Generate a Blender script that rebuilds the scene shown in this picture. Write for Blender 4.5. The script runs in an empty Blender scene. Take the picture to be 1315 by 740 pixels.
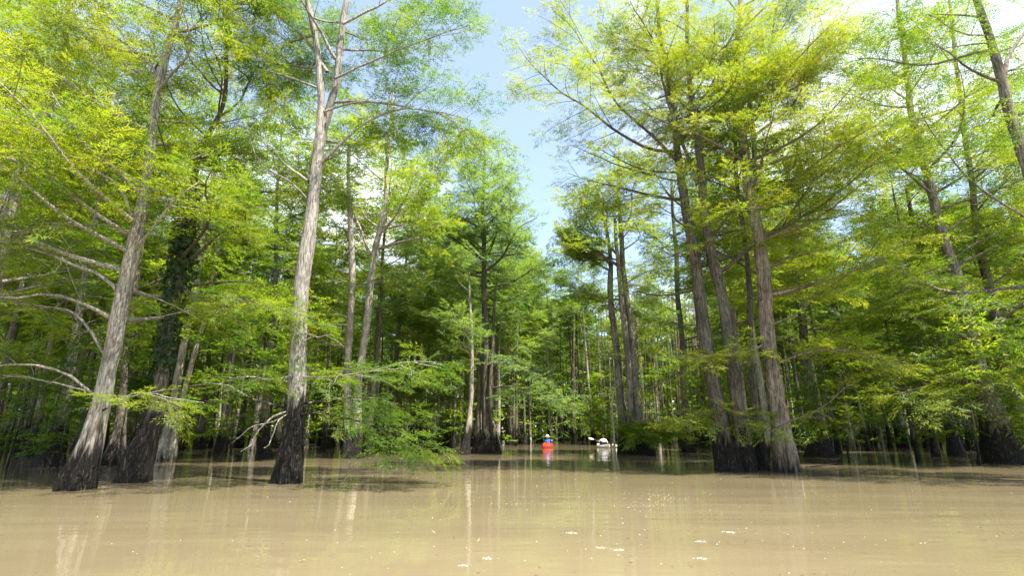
import bpy, math, random, time
import numpy as np
from mathutils import Vector, Matrix

T0 = time.time()
S = bpy.context.scene
C = S.collection
rng = np.random.default_rng(11)
R = random.Random(7)
rad = math.radians

# ------------------------------------------------------------------ camera
CAM_H, FPX, PITCH = 1.0, 690.0, rad(15.1)
cam = bpy.data.cameras.new('camera')
cam.sensor_width = 36.0
cam.lens = 36.0 * FPX / 1315.0
cam.clip_start, cam.clip_end = 0.1, 6000
camo = bpy.data.objects.new('camera', cam)
C.objects.link(camo)
camo.location = (0, 0, CAM_H)
camo.rotation_euler = (math.pi / 2 + PITCH, 0, 0)
S.camera = camo

# ------------------------------------------------------------------ light, sky, exposure
SUN_DIR = Vector((0.37, -0.28, 1.0)).normalized()      # towards the sun: right, a little behind the boat
sun_el = math.asin(SUN_DIR.z)
sun_az = math.atan2(SUN_DIR.x, SUN_DIR.y)
sl = bpy.data.lights.new('sun', 'SUN')
sl.energy, sl.angle, sl.color = 5.0, rad(0.53), (1.0, 0.95, 0.86)
so = bpy.data.objects.new('sun', sl)
C.objects.link(so)
so.rotation_euler = SUN_DIR.to_track_quat('Z', 'Y').to_euler()

W = bpy.data.worlds.new('World')
S.world = W
W.use_nodes = True
wn, wl = W.node_tree.nodes, W.node_tree.links
wn.clear()
wo = wn.new('ShaderNodeOutputWorld'); bg = wn.new('ShaderNodeBackground')
sky = wn.new('ShaderNodeTexSky'); sky.sky_type = 'NISHITA'; sky.sun_disc = False
sky.sun_elevation, sky.sun_rotation = sun_el, sun_az
sky.air_density, sky.dust_density, sky.ozone_density = 1.0, 0.5, 2.2
wtc = wn.new('ShaderNodeTexCoord'); wmap = wn.new('ShaderNodeMapping')
wmap.inputs['Location'].default_value = (0.3, 0.6, 0.1); wmap.inputs['Scale'].default_value = (1.0, 1.0, 1.6)
wno = wn.new('ShaderNodeTexNoise'); wno.inputs['Scale'].default_value = 2.1; wno.inputs['Detail'].default_value = 6
wcr = wn.new('ShaderNodeValToRGB'); wcr.color_ramp.elements[0].position = 0.50; wcr.color_ramp.elements[1].position = 0.68; wcr.color_ramp.elements[0].color = (.13, .13, .13, 1)
wmx = wn.new('ShaderNodeMix'); wmx.data_type = 'RGBA'
wl.new(wtc.outputs['Generated'], wmap.inputs['Vector']); wl.new(wmap.outputs[0], wno.inputs['Vector'])
wl.new(wno.outputs['Fac'], wcr.inputs['Fac']); wl.new(wcr.outputs['Color'], wmx.inputs['Factor'])
wl.new(sky.outputs[0], wmx.inputs['A']); wmx.inputs['B'].default_value = (6.5, 6.6, 6.8, 1)
wl.new(wmx.outputs['Result'], bg.inputs['Color'])
bg.inputs['Strength'].default_value = 0.115
wl.new(bg.outputs[0], wo.inputs['Surface'])

S.view_settings.view_transform = 'Standard'
S.view_settings.look = 'None'
S.view_settings.exposure = 1.62
S.view_settings.gamma = 1.0
S.render.engine = 'CYCLES'
S.cycles.max_bounces = 8
S.cycles.diffuse_bounces = 4
S.cycles.glossy_bounces = 3
S.cycles.transmission_bounces = 5
S.cycles.sample_clamp_indirect = 6

# ------------------------------------------------------------------ helpers
CP, SP = math.cos(PITCH), math.sin(PITCH)
def at(px, py, Y):
    """the point at ground distance Y that the photograph shows at (px, py)"""
    u, v = (px - 657.5) / FPX, (370.0 - py) / FPX
    d = (u, CP - v * SP, SP + v * CP)
    t = Y / d[1]
    return np.array((u * t, Y, CAM_H + d[2] * t))
def base_dist(py):
    v = (370.0 - py) / FPX
    return -CAM_H * (CP - v * SP) / (SP + v * CP)
def mpp(p):
    """metres per photograph pixel at a point"""
    return (p[1] * CP + (p[2] - CAM_H) * SP) / FPX

class MB:
    def __init__(s): s.v, s.f, s.m, s.n = [], [], [], 0
    def add(s, verts, faces, mat=0):
        verts = np.asarray(verts, dtype=np.float64).reshape(-1, 3)
        faces = np.asarray(faces, dtype=np.int64)
        s.v.append(verts); s.f.append(faces + s.n); s.m.append(np.full(len(faces), mat, dtype=np.int32)); s.n += len(verts)
    def mesh(s, name, mats, smooth=True):
        me = bpy.data.meshes.new(name)
        V = np.concatenate(s.v)
        lt = np.concatenate([np.full(len(f), f.shape[1], dtype=np.int64) for f in s.f])
        li = np.concatenate([f.ravel() for f in s.f])
        ls = np.concatenate(([0], np.cumsum(lt)[:-1]))
        me.vertices.add(len(V)); me.vertices.foreach_set('co', V.ravel().astype(np.float32))
        me.loops.add(len(li)); me.loops.foreach_set('vertex_index', li.astype(np.int32))
        me.polygons.add(len(lt)); me.polygons.foreach_set('loop_start', ls.astype(np.int32))
        me.polygons.foreach_set('material_index', np.concatenate(s.m))
        me.polygons.foreach_set('use_smooth', np.full(len(lt), smooth, dtype=bool))
        for m in (mats if isinstance(mats, (list, tuple)) else [mats]): me.materials.append(m)
        me.update(calc_edges=True)
        return me

def link(name, data, parent=None, loc=None):
    o = bpy.data.objects.new(name, data)
    C.objects.link(o)
    if parent is not None: o.parent = parent
    if loc is not None: o.location = loc
    return o
def tag(o, label=None, cat=None, group=None, kind=None):
    if label: o['label'] = label
    if cat: o['category'] = cat
    if group: o['group'] = group
    if kind: o['kind'] = kind
    return o
def norm(v):
    v = np.asarray(v, dtype=float)
    return v / (np.linalg.norm(v, axis=-1, keepdims=True) + 1e-12)

def resample(P, n):
    """Catmull-Rom through the points, n samples"""
    P = np.asarray(P, dtype=float)
    if len(P) == 2:
        t = np.linspace(0, 1, n)[:, None]; return P[0] * (1 - t) + P[1] * t
    Q = np.vstack((2 * P[0] - P[1], P, 2 * P[-1] - P[-2]))
    d = np.concatenate(([0], np.cumsum(np.linalg.norm(np.diff(P[:, :3], axis=0), axis=1)))); d /= d[-1]
    s = np.linspace(0, 1, n); k = np.clip(np.searchsorted(d, s, side='right') - 1, 0, len(P) - 2)
    t = ((s - d[k]) / (d[k + 1] - d[k] + 1e-9))[:, None]
    a, b, c, e = Q[k], Q[k + 1], Q[k + 2], Q[k + 3]
    return 0.5 * (2 * b + (c - a) * t + (2 * a - 5 * b + 4 * c - e) * t * t + (3 * b - a - 3 * c + e) * t ** 3)

def tube(mb, P, r, sides=6, flute=None, mat=0, cap=True):
    """a tapering tube along P; flute(theta, i) scales the radius"""
    P = np.asarray(P, dtype=float); n = len(P); r = np.broadcast_to(np.asarray(r, dtype=float), (n,))
    T = norm(np.gradient(P, axis=0))
    ref = np.array((0, 1.0, 0)) if abs(T[:, 2]).mean() > 0.7 else np.array((0, 0, 1.0))
    A = norm(np.cross(ref, T)); B = np.cross(T, A)
    th = np.arange(sides) * 2 * math.pi / sides
    rr = r[:, None] * (flute if flute is not None else np.ones((n, sides)))
    V = P[:, None, :] + rr[:, :, None] * (A[:, None, :] * np.cos(th)[None, :, None] + B[:, None, :] * np.sin(th)[None, :, None])
    i = np.arange(n - 1)[:, None] * sides; j = np.arange(sides)[None, :]; j2 = (j + 1) % sides
    F = np.stack((i + j, i + j2, i + sides + j2, i + sides + j), axis=-1).reshape(-1, 4)
    if cap:
        V = np.vstack((V.reshape(-1, 3), P[-1] + T[-1] * r[-1] * 0.6))
        k = (n - 1) * sides
        mb.add(V, F, mat)
        tri = np.stack((k + np.arange(sides), k + (np.arange(sides) + 1) % sides, np.full(sides, n * sides)), axis=-1)
        mb.v.append(np.zeros((0, 3))); mb.f.append(tri + mb.n - len(V)); mb.m.append(np.full(sides, mat, dtype=np.int32))
    else:
        mb.add(V.reshape(-1, 3), F, mat)

# ------------------------------------------------------------------ materials
def new_mat(name):
    m = bpy.data.materials.new(name); m.use_nodes = True
    m.node_tree.nodes.clear()
    return m, m.node_tree.nodes, m.node_tree.links
def plain(name, col, rough=0.6, spec=0.4):
    m, N, L = new_mat(name)
    o = N.new('ShaderNodeOutputMaterial'); b = N.new('ShaderNodeBsdfPrincipled')
    no = N.new('ShaderNodeTexNoise'); no.inputs['Scale'].default_value = 14; no.inputs['Detail'].default_value = 3
    mx = N.new('ShaderNodeMix'); mx.data_type = 'RGBA'
    mx.inputs['A'].default_value = (*[c * 0.8 for c in col], 1); mx.inputs['B'].default_value = (*[min(1, c * 1.15) for c in col], 1)
    tc = N.new('ShaderNodeTexCoord'); L.new(tc.outputs['Object'], no.inputs['Vector'])
    L.new(no.outputs['Fac'], mx.inputs['Factor']); L.new(mx.outputs['Result'], b.inputs['Base Color'])
    b.inputs['Roughness'].default_value = rough; b.inputs['Specular IOR Level'].default_value = spec
    L.new(b.outputs[0], o.inputs[0])
    return m

def bark(name, light, dark, stain_h=(0.9, 1.8), moss=0.0, stain_col=(0.010, 0.008, 0.0065), scale=1.0):
    m, N, L = new_mat(name)
    o = N.new('ShaderNodeOutputMaterial'); b = N.new('ShaderNodeBsdfPrincipled')
    tc = N.new('ShaderNodeTexCoord'); geo = N.new('ShaderNodeNewGeometry'); oi = N.new('ShaderNodeObjectInfo')
    mp = N.new('ShaderNodeMapping'); mp.inputs['Scale'].default_value = (12 * scale, 12 * scale, 1.9 * scale)
    L.new(geo.outputs['Position'], mp.inputs['Vector'])
    n1 = N.new('ShaderNodeTexNoise'); n1.inputs['Scale'].default_value = 2.4; n1.inputs['Detail'].default_value = 7; n1.inputs['Roughness'].default_value = 0.68
    L.new(mp.outputs[0], n1.inputs['Vector'])
    cr = N.new('ShaderNodeValToRGB')
    cr.color_ramp.elements[0].position = 0.40; cr.color_ramp.elements[0].color = (*dark, 1)
    cr.color_ramp.elements[1].position = 0.57; cr.color_ramp.elements[1].color = (*light, 1)
    L.new(n1.outputs['Fac'], cr.inputs['Fac'])
    # broad patches: lichen, weathering
    n2 = N.new('ShaderNodeTexNoise'); n2.inputs['Scale'].default_value = 1.3; n2.inputs['Detail'].default_value = 5
    L.new(geo.outputs['Position'], n2.inputs['Vector'])
    cr2 = N.new('ShaderNodeValToRGB'); cr2.color_ramp.elements[0].position = 0.35; cr2.color_ramp.elements[1].position = 0.7
    cr2.color_ramp.elements[0].color = (0.62, 0.6, 0.56, 1); cr2.color_ramp.elements[1].color = (1.12, 1.1, 1.06, 1)
    L.new(n2.outputs['Fac'], cr2.inputs['Fac'])
    mu = N.new('ShaderNodeMix'); mu.data_type = 'RGBA'; mu.blend_type = 'MULTIPLY'; mu.inputs['Factor'].default_value = 1
    L.new(cr.outputs['Color'], mu.inputs['A']); L.new(cr2.outputs['Color'], mu.inputs['B'])
    col = mu.outputs['Result']
    if moss > 0:
        n3 = N.new('ShaderNodeTexNoise'); n3.inputs['Scale'].default_value = 2.2; n3.inputs['Detail'].default_value = 6
        L.new(geo.outputs['Position'], n3.inputs['Vector'])
        c3 = N.new('ShaderNodeValToRGB'); c3.color_ramp.elements[0].position = 0.62 - 0.2 * moss; c3.color_ramp.elements[1].position = 0.72
        L.new(n3.outputs['Fac'], c3.inputs['Fac'])
        mm = N.new('ShaderNodeMix'); mm.data_type = 'RGBA'; mm.inputs['B'].default_value = (0.075, 0.085, 0.04, 1)
        L.new(c3.outputs['Color'], mm.inputs['Factor']); L.new(col, mm.inputs['A']); col = mm.outputs['Result']
    # high-water stain: wet black band up from the waterline, with a ragged upper edge and pale streaks
    sx = N.new('ShaderNodeSeparateXYZ'); L.new(geo.outputs['Position'], sx.inputs[0])
    n4 = N.new('ShaderNodeTexNoise'); n4.inputs['Scale'].default_value = 1.6; n4.inputs['Detail'].default_value = 4
    mp4 = N.new('ShaderNodeMapping'); mp4.inputs['Scale'].default_value = (5, 5, 0.7); L.new(geo.outputs['Position'], mp4.inputs['Vector']); L.new(mp4.outputs[0], n4.inputs['Vector'])
    a1 = N.new('ShaderNodeMath'); a1.operation = 'MULTIPLY_ADD'; a1.inputs[1].default_value = 1.7; a1.inputs[2].default_value = -0.85
    L.new(n4.outputs['Fac'], a1.inputs[0])
    a2 = N.new('ShaderNodeMath'); a2.operation = 'ADD'; L.new(sx.outputs['Z'], a2.inputs[0]); L.new(a1.outputs[0], a2.inputs[1])
    hm = N.new('ShaderNodeMapRange'); hm.inputs['To Min'].default_value = stain_h[0]; hm.inputs['To Max'].default_value = stain_h[1]
    L.new(oi.outputs['Random'], hm.inputs['Value'])
    a3 = N.new('ShaderNodeMath'); a3.operation = 'SUBTRACT'; L.new(a2.outputs[0], a3.inputs[0]); L.new(hm.outputs[0], a3.inputs[1])
    st = N.new('ShaderNodeMapRange'); st.inputs['From Min'].default_value = 0.28; st.inputs['From Max'].default_value = -0.26; st.interpolation_type = 'SMOOTHSTEP'
    L.new(a3.outputs[0], st.inputs['Value'])
    c5 = N.new('ShaderNodeValToRGB'); c5.color_ramp.elements[0].position = 0.54; c5.color_ramp.elements[1].position = 0.74
    c5.color_ramp.elements[0].color = (*stain_col, 1); c5.color_ramp.elements[1].color = (0.13, 0.11, 0.085, 1)
    L.new(n1.outputs['Fac'], c5.inputs['Fac'])
    ms = N.new('ShaderNodeMix'); ms.data_type = 'RGBA'
    L.new(st.outputs[0], ms.inputs['Factor']); L.new(col, ms.inputs['A']); L.new(c5.outputs['Color'], ms.inputs['B'])
    L.new(ms.outputs['Result'], b.inputs['Base Color'])
    b.inputs['Roughness'].default_value = 0.85; b.inputs['Specular IOR Level'].default_value = 0.25
    bp = N.new('ShaderNodeBump'); bp.inputs['Strength'].default_value = 1.0; bp.inputs['Distance'].default_value = 0.045
    L.new(n1.outputs['Fac'], bp.inputs['Height']); L.new(bp.outputs[0], b.inputs['Normal'])
    L.new(b.outputs[0], o.inputs[0])
    return m

def leaf(name, a, b_, c, trans=0.55, tcol=None):
    """thin leaf: reflecting and letting light through; tint varies leaf by leaf, clump by clump, tree by tree"""
    m, N, L = new_mat(name)
    o = N.new('ShaderNodeOutputMaterial')
    geo = N.new('ShaderNodeNewGeometry'); oi = N.new('ShaderNodeObjectInfo')
    n2 = N.new('ShaderNodeTexNoise'); n2.inputs['Scale'].default_value = 0.9; n2.inputs['Detail'].default_value = 2
    L.new(geo.outputs['Position'], n2.inputs['Vector'])
    add = N.new('ShaderNodeMath'); add.operation = 'MULTIPLY_ADD'; add.inputs[1].default_value = 0.35
    L.new(geo.outputs['Random Per Island'], add.inputs[0]); L.new(n2.outputs['Fac'], add.inputs[2])
    ad2 = N.new('ShaderNodeMath'); ad2.operation = 'MULTIPLY_ADD'; ad2.inputs[1].default_value = 0.30
    L.new(oi.outputs['Random'], ad2.inputs[0]); L.new(add.outputs[0], ad2.inputs[2])
    cr = N.new('ShaderNodeValToRGB'); e = cr.color_ramp.elements
    e[0].position, e[0].color = 0.50, (*a, 1); e[1].position, e[1].color = 1.05, (*c, 1)
    k = e.new(0.78); k.color = (*b_, 1)
    L.new(ad2.outputs[0], cr.inputs['Fac'])
    df = N.new('ShaderNodeBsdfPrincipled'); df.inputs['Roughness'].default_value = 0.5; df.inputs['Specular IOR Level'].default_value = 0.35
    L.new(cr.outputs['Color'], df.inputs['Base Color'])
    tr = N.new('ShaderNodeBsdfTranslucent')
    hs = N.new('ShaderNodeMix'); hs.data_type = 'RGBA'; hs.blend_type = 'MULTIPLY'; hs.inputs['Factor'].default_value = 1
    hs.inputs['B'].default_value = (*(tcol or (1.95, 1.85, 0.9)), 1); L.new(cr.outputs['Color'], hs.inputs['A'])
    L.new(hs.outputs['Result'], tr.inputs['Color'])
    mx = N.new('ShaderNodeMixShader'); mx.inputs['Fac'].default_value = trans
    L.new(df.outputs[0], mx.inputs[1]); L.new(tr.outputs[0], mx.inputs[2]); L.new(mx.outputs[0], o.inputs[0])
    return m

M = {}
M['pale'] = bark('pale_grey_bark', (0.52, 0.475, 0.41), (0.20, 0.172, 0.14), (0.6, 1.6))
M['grey'] = bark('grey_bark', (0.33, 0.295, 0.245), (0.11, 0.09, 0.07), (0.9, 1.7), moss=0.2)
M['dark'] = bark('dark_bark', (0.20, 0.175, 0.135), (0.06, 0.05, 0.038), (0.8, 1.5), moss=0.45)
M['tall_stain'] = bark('stained_grey_bark', (0.47, 0.44, 0.39), (0.17, 0.15, 0.13), (1.7, 1.8))
M['shaggy'] = bark('shaggy_bark', (0.40, 0.33, 0.25), (0.12, 0.09, 0.065), (0.1, 0.2))
M['pale_dry'] = bark('dry_pale_bark', (0.56, 0.50, 0.42), (0.24, 0.20, 0.155), (0.0, 0.1))
M['dead'] = plain('bleached_dead_wood', (0.30, 0.26, 0.205), 0.85, 0.2)
M['leaf_y'] = leaf('yellow_green_leaf', (0.042, 0.098, 0.012), (0.096, 0.163, 0.014), (0.205, 0.238, 0.020))
M['leaf_g'] = leaf('green_leaf', (0.030, 0.080, 0.013), (0.066, 0.132, 0.015), (0.145, 0.198, 0.018))
M['leaf_b'] = leaf('cool_green_leaf', (0.090, 0.155, 0.040), (0.130, 0.200, 0.052), (0.170, 0.235, 0.060))
M['ivy'] = leaf('ivy_leaf', (0.018, 0.040, 0.010), (0.030, 0.060, 0.012), (0.05, 0.085, 0.015), 0.25)

# ------------------------------------------------------------------ water (muddy, still, lightly rippled)
def water_mat():
    m, N, L = new_mat('muddy_water')
    o = N.new('ShaderNodeOutputMaterial'); b = N.new('ShaderNodeBsdfPrincipled')
    geo = N.new('ShaderNodeNewGeometry')
    def noise(scale, sc, det, rough=0.5, rot=0.0):
        mp = N.new('ShaderNodeMapping'); mp.inputs['Scale'].default_value = sc; mp.inputs['Rotation'].default_value = (0, 0, rot)
        L.new(geo.outputs['Position'], mp.inputs['Vector'])
        n = N.new('ShaderNodeTexNoise'); n.inputs['Scale'].default_value = scale; n.inputs['Detail'].default_value = det; n.inputs['Roughness'].default_value = rough
        L.new(mp.outputs[0], n.inputs['Vector']); return n.outputs['Fac']
    cl = noise(0.35, (0.5, 1.0, 1), 4)
    cr = N.new('ShaderNodeValToRGB'); cr.color_ramp.elements[0].position = 0.35; cr.color_ramp.elements[1].position = 0.7
    cr.color_ramp.elements[0].color = (0.165, 0.131, 0.075, 1); cr.color_ramp.elements[1].color = (0.205, 0.164, 0.095, 1)
    L.new(cl, cr.inputs['Fac']); L.new(cr.outputs['Color'], b.inputs['Base Color'])
    fl_ = noise(0.8, (0.35, 1.3, 1), 5, .62, .12); fc = N.new('ShaderNodeValToRGB'); fc.color_ramp.elements[0].position = .54; fc.color_ramp.elements[1].position = .74; fc.color_ramp.elements[1].color = (.35,) * 3 + (1,); L.new(fl_, fc.inputs['Fac'])
    fm = N.new('ShaderNodeMix'); fm.data_type = 'RGBA'; fm.inputs['B'].default_value = (0.230, 0.196, 0.114, 1); L.new(fc.outputs['Color'], fm.inputs['Factor']); L.new(cr.outputs['Color'], fm.inputs['A']); L.new(fm.outputs['Result'], b.inputs['Base Color'])
    b.inputs['Roughness'].default_value = 0.02; b.inputs['IOR'].default_value = 1.33
    # ripples: fine wind wrinkles, lazy swells, and bands where the breeze touches down
    fine = noise(5.0, (0.55, 1.6, 1), 3, 0.55, 0.06)
    slow = noise(0.9, (0.5, 1.5, 1), 2, 0.5, -0.05)
    band = noise(0.30, (0.12, 1.0, 1), 3, 0.6, 0.03)
    bcr = N.new('ShaderNodeValToRGB'); bcr.color_ramp.elements[0].position = 0.50; bcr.color_ramp.elements[1].position = 0.66
    bcr.color_ramp.elements[0].color = (0.12,) * 3 + (1,); L.new(band, bcr.inputs['Fac'])
    mu = N.new('ShaderNodeMath'); mu.operation = 'MULTIPLY'; L.new(fine, mu.inputs[0]); L.new(bcr.outputs['Color'], mu.inputs[1])
    b1 = N.new('ShaderNodeBump'); b1.inputs['Strength'].default_value = 1.0; b1.inputs['Distance'].default_value = 0.0065; L.new(mu.outputs[0], b1.inputs['Height'])
    b2 = N.new('ShaderNodeBump'); b2.inputs['Strength'].default_value = 1.0; b2.inputs['Distance'].default_value = 0.010; L.new(slow, b2.inputs['Height'])
    L.new(b1.outputs[0], b2.inputs['Normal']); L.new(b2.outputs[0], b.inputs['Normal'])
    L.new(b.outputs[0], o.inputs[0])
    return m
wb = MB()
g = np.array([-3000, -400, -80, -20, 0, 20, 80, 400, 3000.0])
gx, gy = np.meshgrid(g, g); k = len(g)
idx = (np.arange(k - 1)[:, None] * k + np.arange(k - 1)[None, :]).ravel()
wb.add(np.stack((gx.ravel(), gy.ravel(), np.zeros(k * k)), axis=-1), np.stack((idx, idx + 1, idx + k + 1, idx + k), axis=-1))
tag(link('water', wb.mesh('water', water_mat())), kind='structure')

# ------------------------------------------------------------------ leaves
def spray_template(n_stem, per, flen, fwid, seed, L=0.62):
    """a flat leafy spray along +x: side stems, each set with narrow fronds; returns (k,3,3)"""
    r = np.random.default_rng(seed); out = []
    for i in range(n_stem):
        t = (i + 0.6) / n_stem; s = 1 if i % 2 else -1
        if i == n_stem - 1: ang, sl_ = 0.0, 0.16
        else: ang, sl_ = s * r.uniform(0.6, 1.05), (0.36 * (1 - t) + 0.10) * r.uniform(0.7, 1.2)
        p0 = np.array((t * L, 0, r.normal(0, 0.015))); d = np.array((math.cos(ang), math.sin(ang), r.normal(-0.05, 0.15)))
        for q in range(per):
            u = (q + 0.5) / per; ss = 1 if q % 2 else -1
            fa = ang + (ss * r.uniform(0.45, 0.95) if q < per - 1 else 0)
            p = p0 + d * sl_ * u
            fd = norm(np.array((math.cos(fa), math.sin(fa), r.normal(-0.12, 0.28))))
            w = norm(np.cross(fd, np.array((r.normal(0, .35), r.normal(0, .35), 1)))) * fwid * r.uniform(0.7, 1.2)
            l = flen * r.uniform(0.75, 1.3)
            out.append((p + fd * l * .12 + w * .5, p + fd * l, p + fd * l * .12 - w * .5))
    return np.array(out)
SPRAY = {
    'fine': [spray_template(10, 8, 0.105, 0.025, 100 + i) for i in range(6)],
    'mid': [spray_template(7, 6, 0.165, 0.055, 200 + i, 0.72) for i in range(6)],
    'far': [spray_template(5, 3, 0.30, 0.12, 300 + i, 0.75) for i in range(6)],
}
def put_sprays(mb, sprays, kind, mat=0):
    """sprays: list of (pos, xdir, up, scale)"""
    if not sprays: return
    P = np.array([s[0] for s in sprays]); X = norm(np.array([s[1] for s in sprays])); U = np.array([s[2] for s in sprays])
    Y = norm(np.cross(U, X)); Z = np.cross(X, Y); sc = np.array([s[3] for s in sprays])
    which = rng.integers(0, len(SPRAY[kind]), len(P))
    for w, T in enumerate(SPRAY[kind]):
        k = np.nonzero(which == w)[0]
        if not len(k): continue
        t = T.reshape(-1, 3)
        V = P[k][:, None, :] + sc[k][:, None, None] * (t[None, :, 0:1] * X[k][:, None, :] + t[None, :, 1:2] * Y[k][:, None, :] + t[None, :, 2:3] * Z[k][:, None, :])
        mb.add(V.reshape(-1, 3), np.arange(V.shape[0] * V.shape[1]).reshape(-1, 3), mat)

ZUP = np.array((0, 0, 1.0))
def dress(P, wood, sprays, r0, sub=3.2, gap=0.24, start=0.22, droop=0.10, sc=1.0, bare=0.0, lmax=2.4, flat=0.35):
    """side branches and leafy sprays on a limb that runs along P"""
    n = len(P); L = np.linalg.norm(np.diff(P, axis=0), axis=1).sum()
    T = norm(np.gradient(P, axis=0)); cnt = max(2, int(L * sub)); side0 = R.choice((-1, 1))
    for i in range(cnt):
        t = start + (1 - start) * (i + R.random()) / cnt
        f = t * (n - 1); a = min(int(f), n - 2); p = P[a] + (P[a + 1] - P[a]) * (f - a); tt = T[a]
        h = np.cross(tt, ZUP); hn = np.linalg.norm(h)
        h = h / hn if hn > 0.25 else norm(np.array((R.gauss(0, 1), R.gauss(0, 1), 0.0)))
        s = side0 * (1 if i % 2 else -1)
        roll = R.gauss(0, flat)
        d = norm(tt * R.uniform(0.35, 0.8) + s * h * math.cos(roll) + np.cross(h, tt) * math.sin(roll) * 0.9 + ZUP * R.uniform(-0.05, 0.18))
        l = min(lmax, max(0.45, (0.16 + 0.34 * (1 - t)) * L * R.uniform(0.6, 1.3)))
        m = 5; q = np.linspace(0, 1, m)[:, None]
        B = p + d * l * q - ZUP * droop * l * q * q + np.array((R.gauss(0, .05), R.gauss(0, .05), R.gauss(0, .05))) * l * q * (1 - q) * 3
        if wood is not None:
            tube(wood, B, np.linspace(max(0.009, r0 * 0.36 * (1 - t * .6)), 0.005, m), 3, cap=False)
        if R.random() < bare: continue
        ns = max(2, int(l / gap)); bt = norm(np.gradient(B, axis=0))
        for k in range(ns + 1):
            u = (k + 0.3 + 0.6 * R.random()) / (ns + 1)
            if u < 0.12: continue
            ff = min(u, 0.999) * (m - 1); e = int(ff); bp = B[e] + (B[e + 1] - B[e]) * (ff - e)
            hh = norm(np.cross(bt[e], ZUP) + 1e-6); ss = (1 if k % 2 else -1) if k < ns else 0
            xd = norm(bt[e] * R.uniform(0.5, 0.9) + hh * ss * R.uniform(0.5, 1.0) + ZUP * R.gauss(-0.10, 0.2))
            up = ZUP + np.array((R.gauss(0, .30), R.gauss(0, .30), 0))
            sprays.append((bp, xd, up, sc * R.uniform(0.7, 1.25)))
    sprays.append((P[-1], T[-1], ZUP, sc))

def auto_limb(p, az, el, L, rise=0.25, wig=0.10, n=9):
    """a wavy limb that leaves p at azimuth az, elevation el, and levels out or lifts at the end"""
    d = np.array((math.cos(az) * math.cos(el), math.sin(az) * math.cos(el), math.sin(el)))
    h = np.array((-math.sin(az), math.cos(az), 0)); q = np.linspace(0, 1, n)
    a1, a2, ph = R.gauss(0, wig), R.gauss(0, wig * .5), R.uniform(0, 6)
    return (p + d * L * q[:, None] + h * (L * (a1 * np.sin(q * 3.1) + a2 * np.sin(q * 7 + ph) * q))[:, None]
            + ZUP * (L * (rise * (q ** 2 - q * 0.5) + R.gauss(0, wig * .4) * np.sin(q * 6 + ph) * q))[:, None])

def trunk_tube(mb, P, r, sides, z0=0.0, lobes=None, amp=0.28, hf=1.0, rough=0.05):
    n = len(P); th = np.arange(sides) * 2 * math.pi / sides
    z = P[:, 2] - z0
    fl = np.zeros((n, sides))
    for _ in range(3 if lobes is None else lobes):
        k = R.choice((4, 5, 6, 7, 9)); fl += np.abs(np.cos(th * k / 2 + R.uniform(0, 6)))[None, :] / (3 if lobes is None else lobes)
    tw = np.exp(-np.clip(z, 0, 50) / hf)[:, None]
    F = 1 + amp * (fl - 0.62) * (tw * 1.8 + 0.12) + rng.normal(0, rough, (n, sides)) + rng.normal(0, rough, (1, sides))
    for _ in range(4): F += R.uniform(.015, .035) * np.sin(z[:, None] * R.uniform(1.2, 6) + th[None, :] * R.choice((1, 2, 3)) + R.uniform(0, 6))
    tube(mb, P, r, sides, F)

TRIS = [0]
def finish(root, trunk_mb, wood_mb, sprays, kind, bark_m, leaf_m, crown=True):
    if trunk_mb is not None: link('trunk', trunk_mb.mesh('trunk', bark_m), root)
    if wood_mb is not None and wood_mb.n: tag(link('twigs', wood_mb.mesh('twigs', bark_m), root), kind='stuff')
    if sprays:
        cb = MB(); put_sprays(cb, sprays, kind); TRIS[0] += sum(len(f) for f in cb.f)
        link('crown', cb.mesh('crown', leaf_m, False), root)

# ------------------------------------------------------------------ trees one can tell apart, near ones first
def lead_path(pts, Y, dY=0.0, extra=0.0):
    """photograph points (px, py, width px) -> path and radii in metres, base first"""
    ps, rs = [], []
    for i, (px, py, w) in enumerate(pts):
        p = at(px, py, Y + dY * i / max(1, len(pts) - 1)); ps.append(p); rs.append(w * (0.71 if py < 560 else 0.80) * mpp(p) / 2)
    return np.array(ps), np.array(rs)

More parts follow.
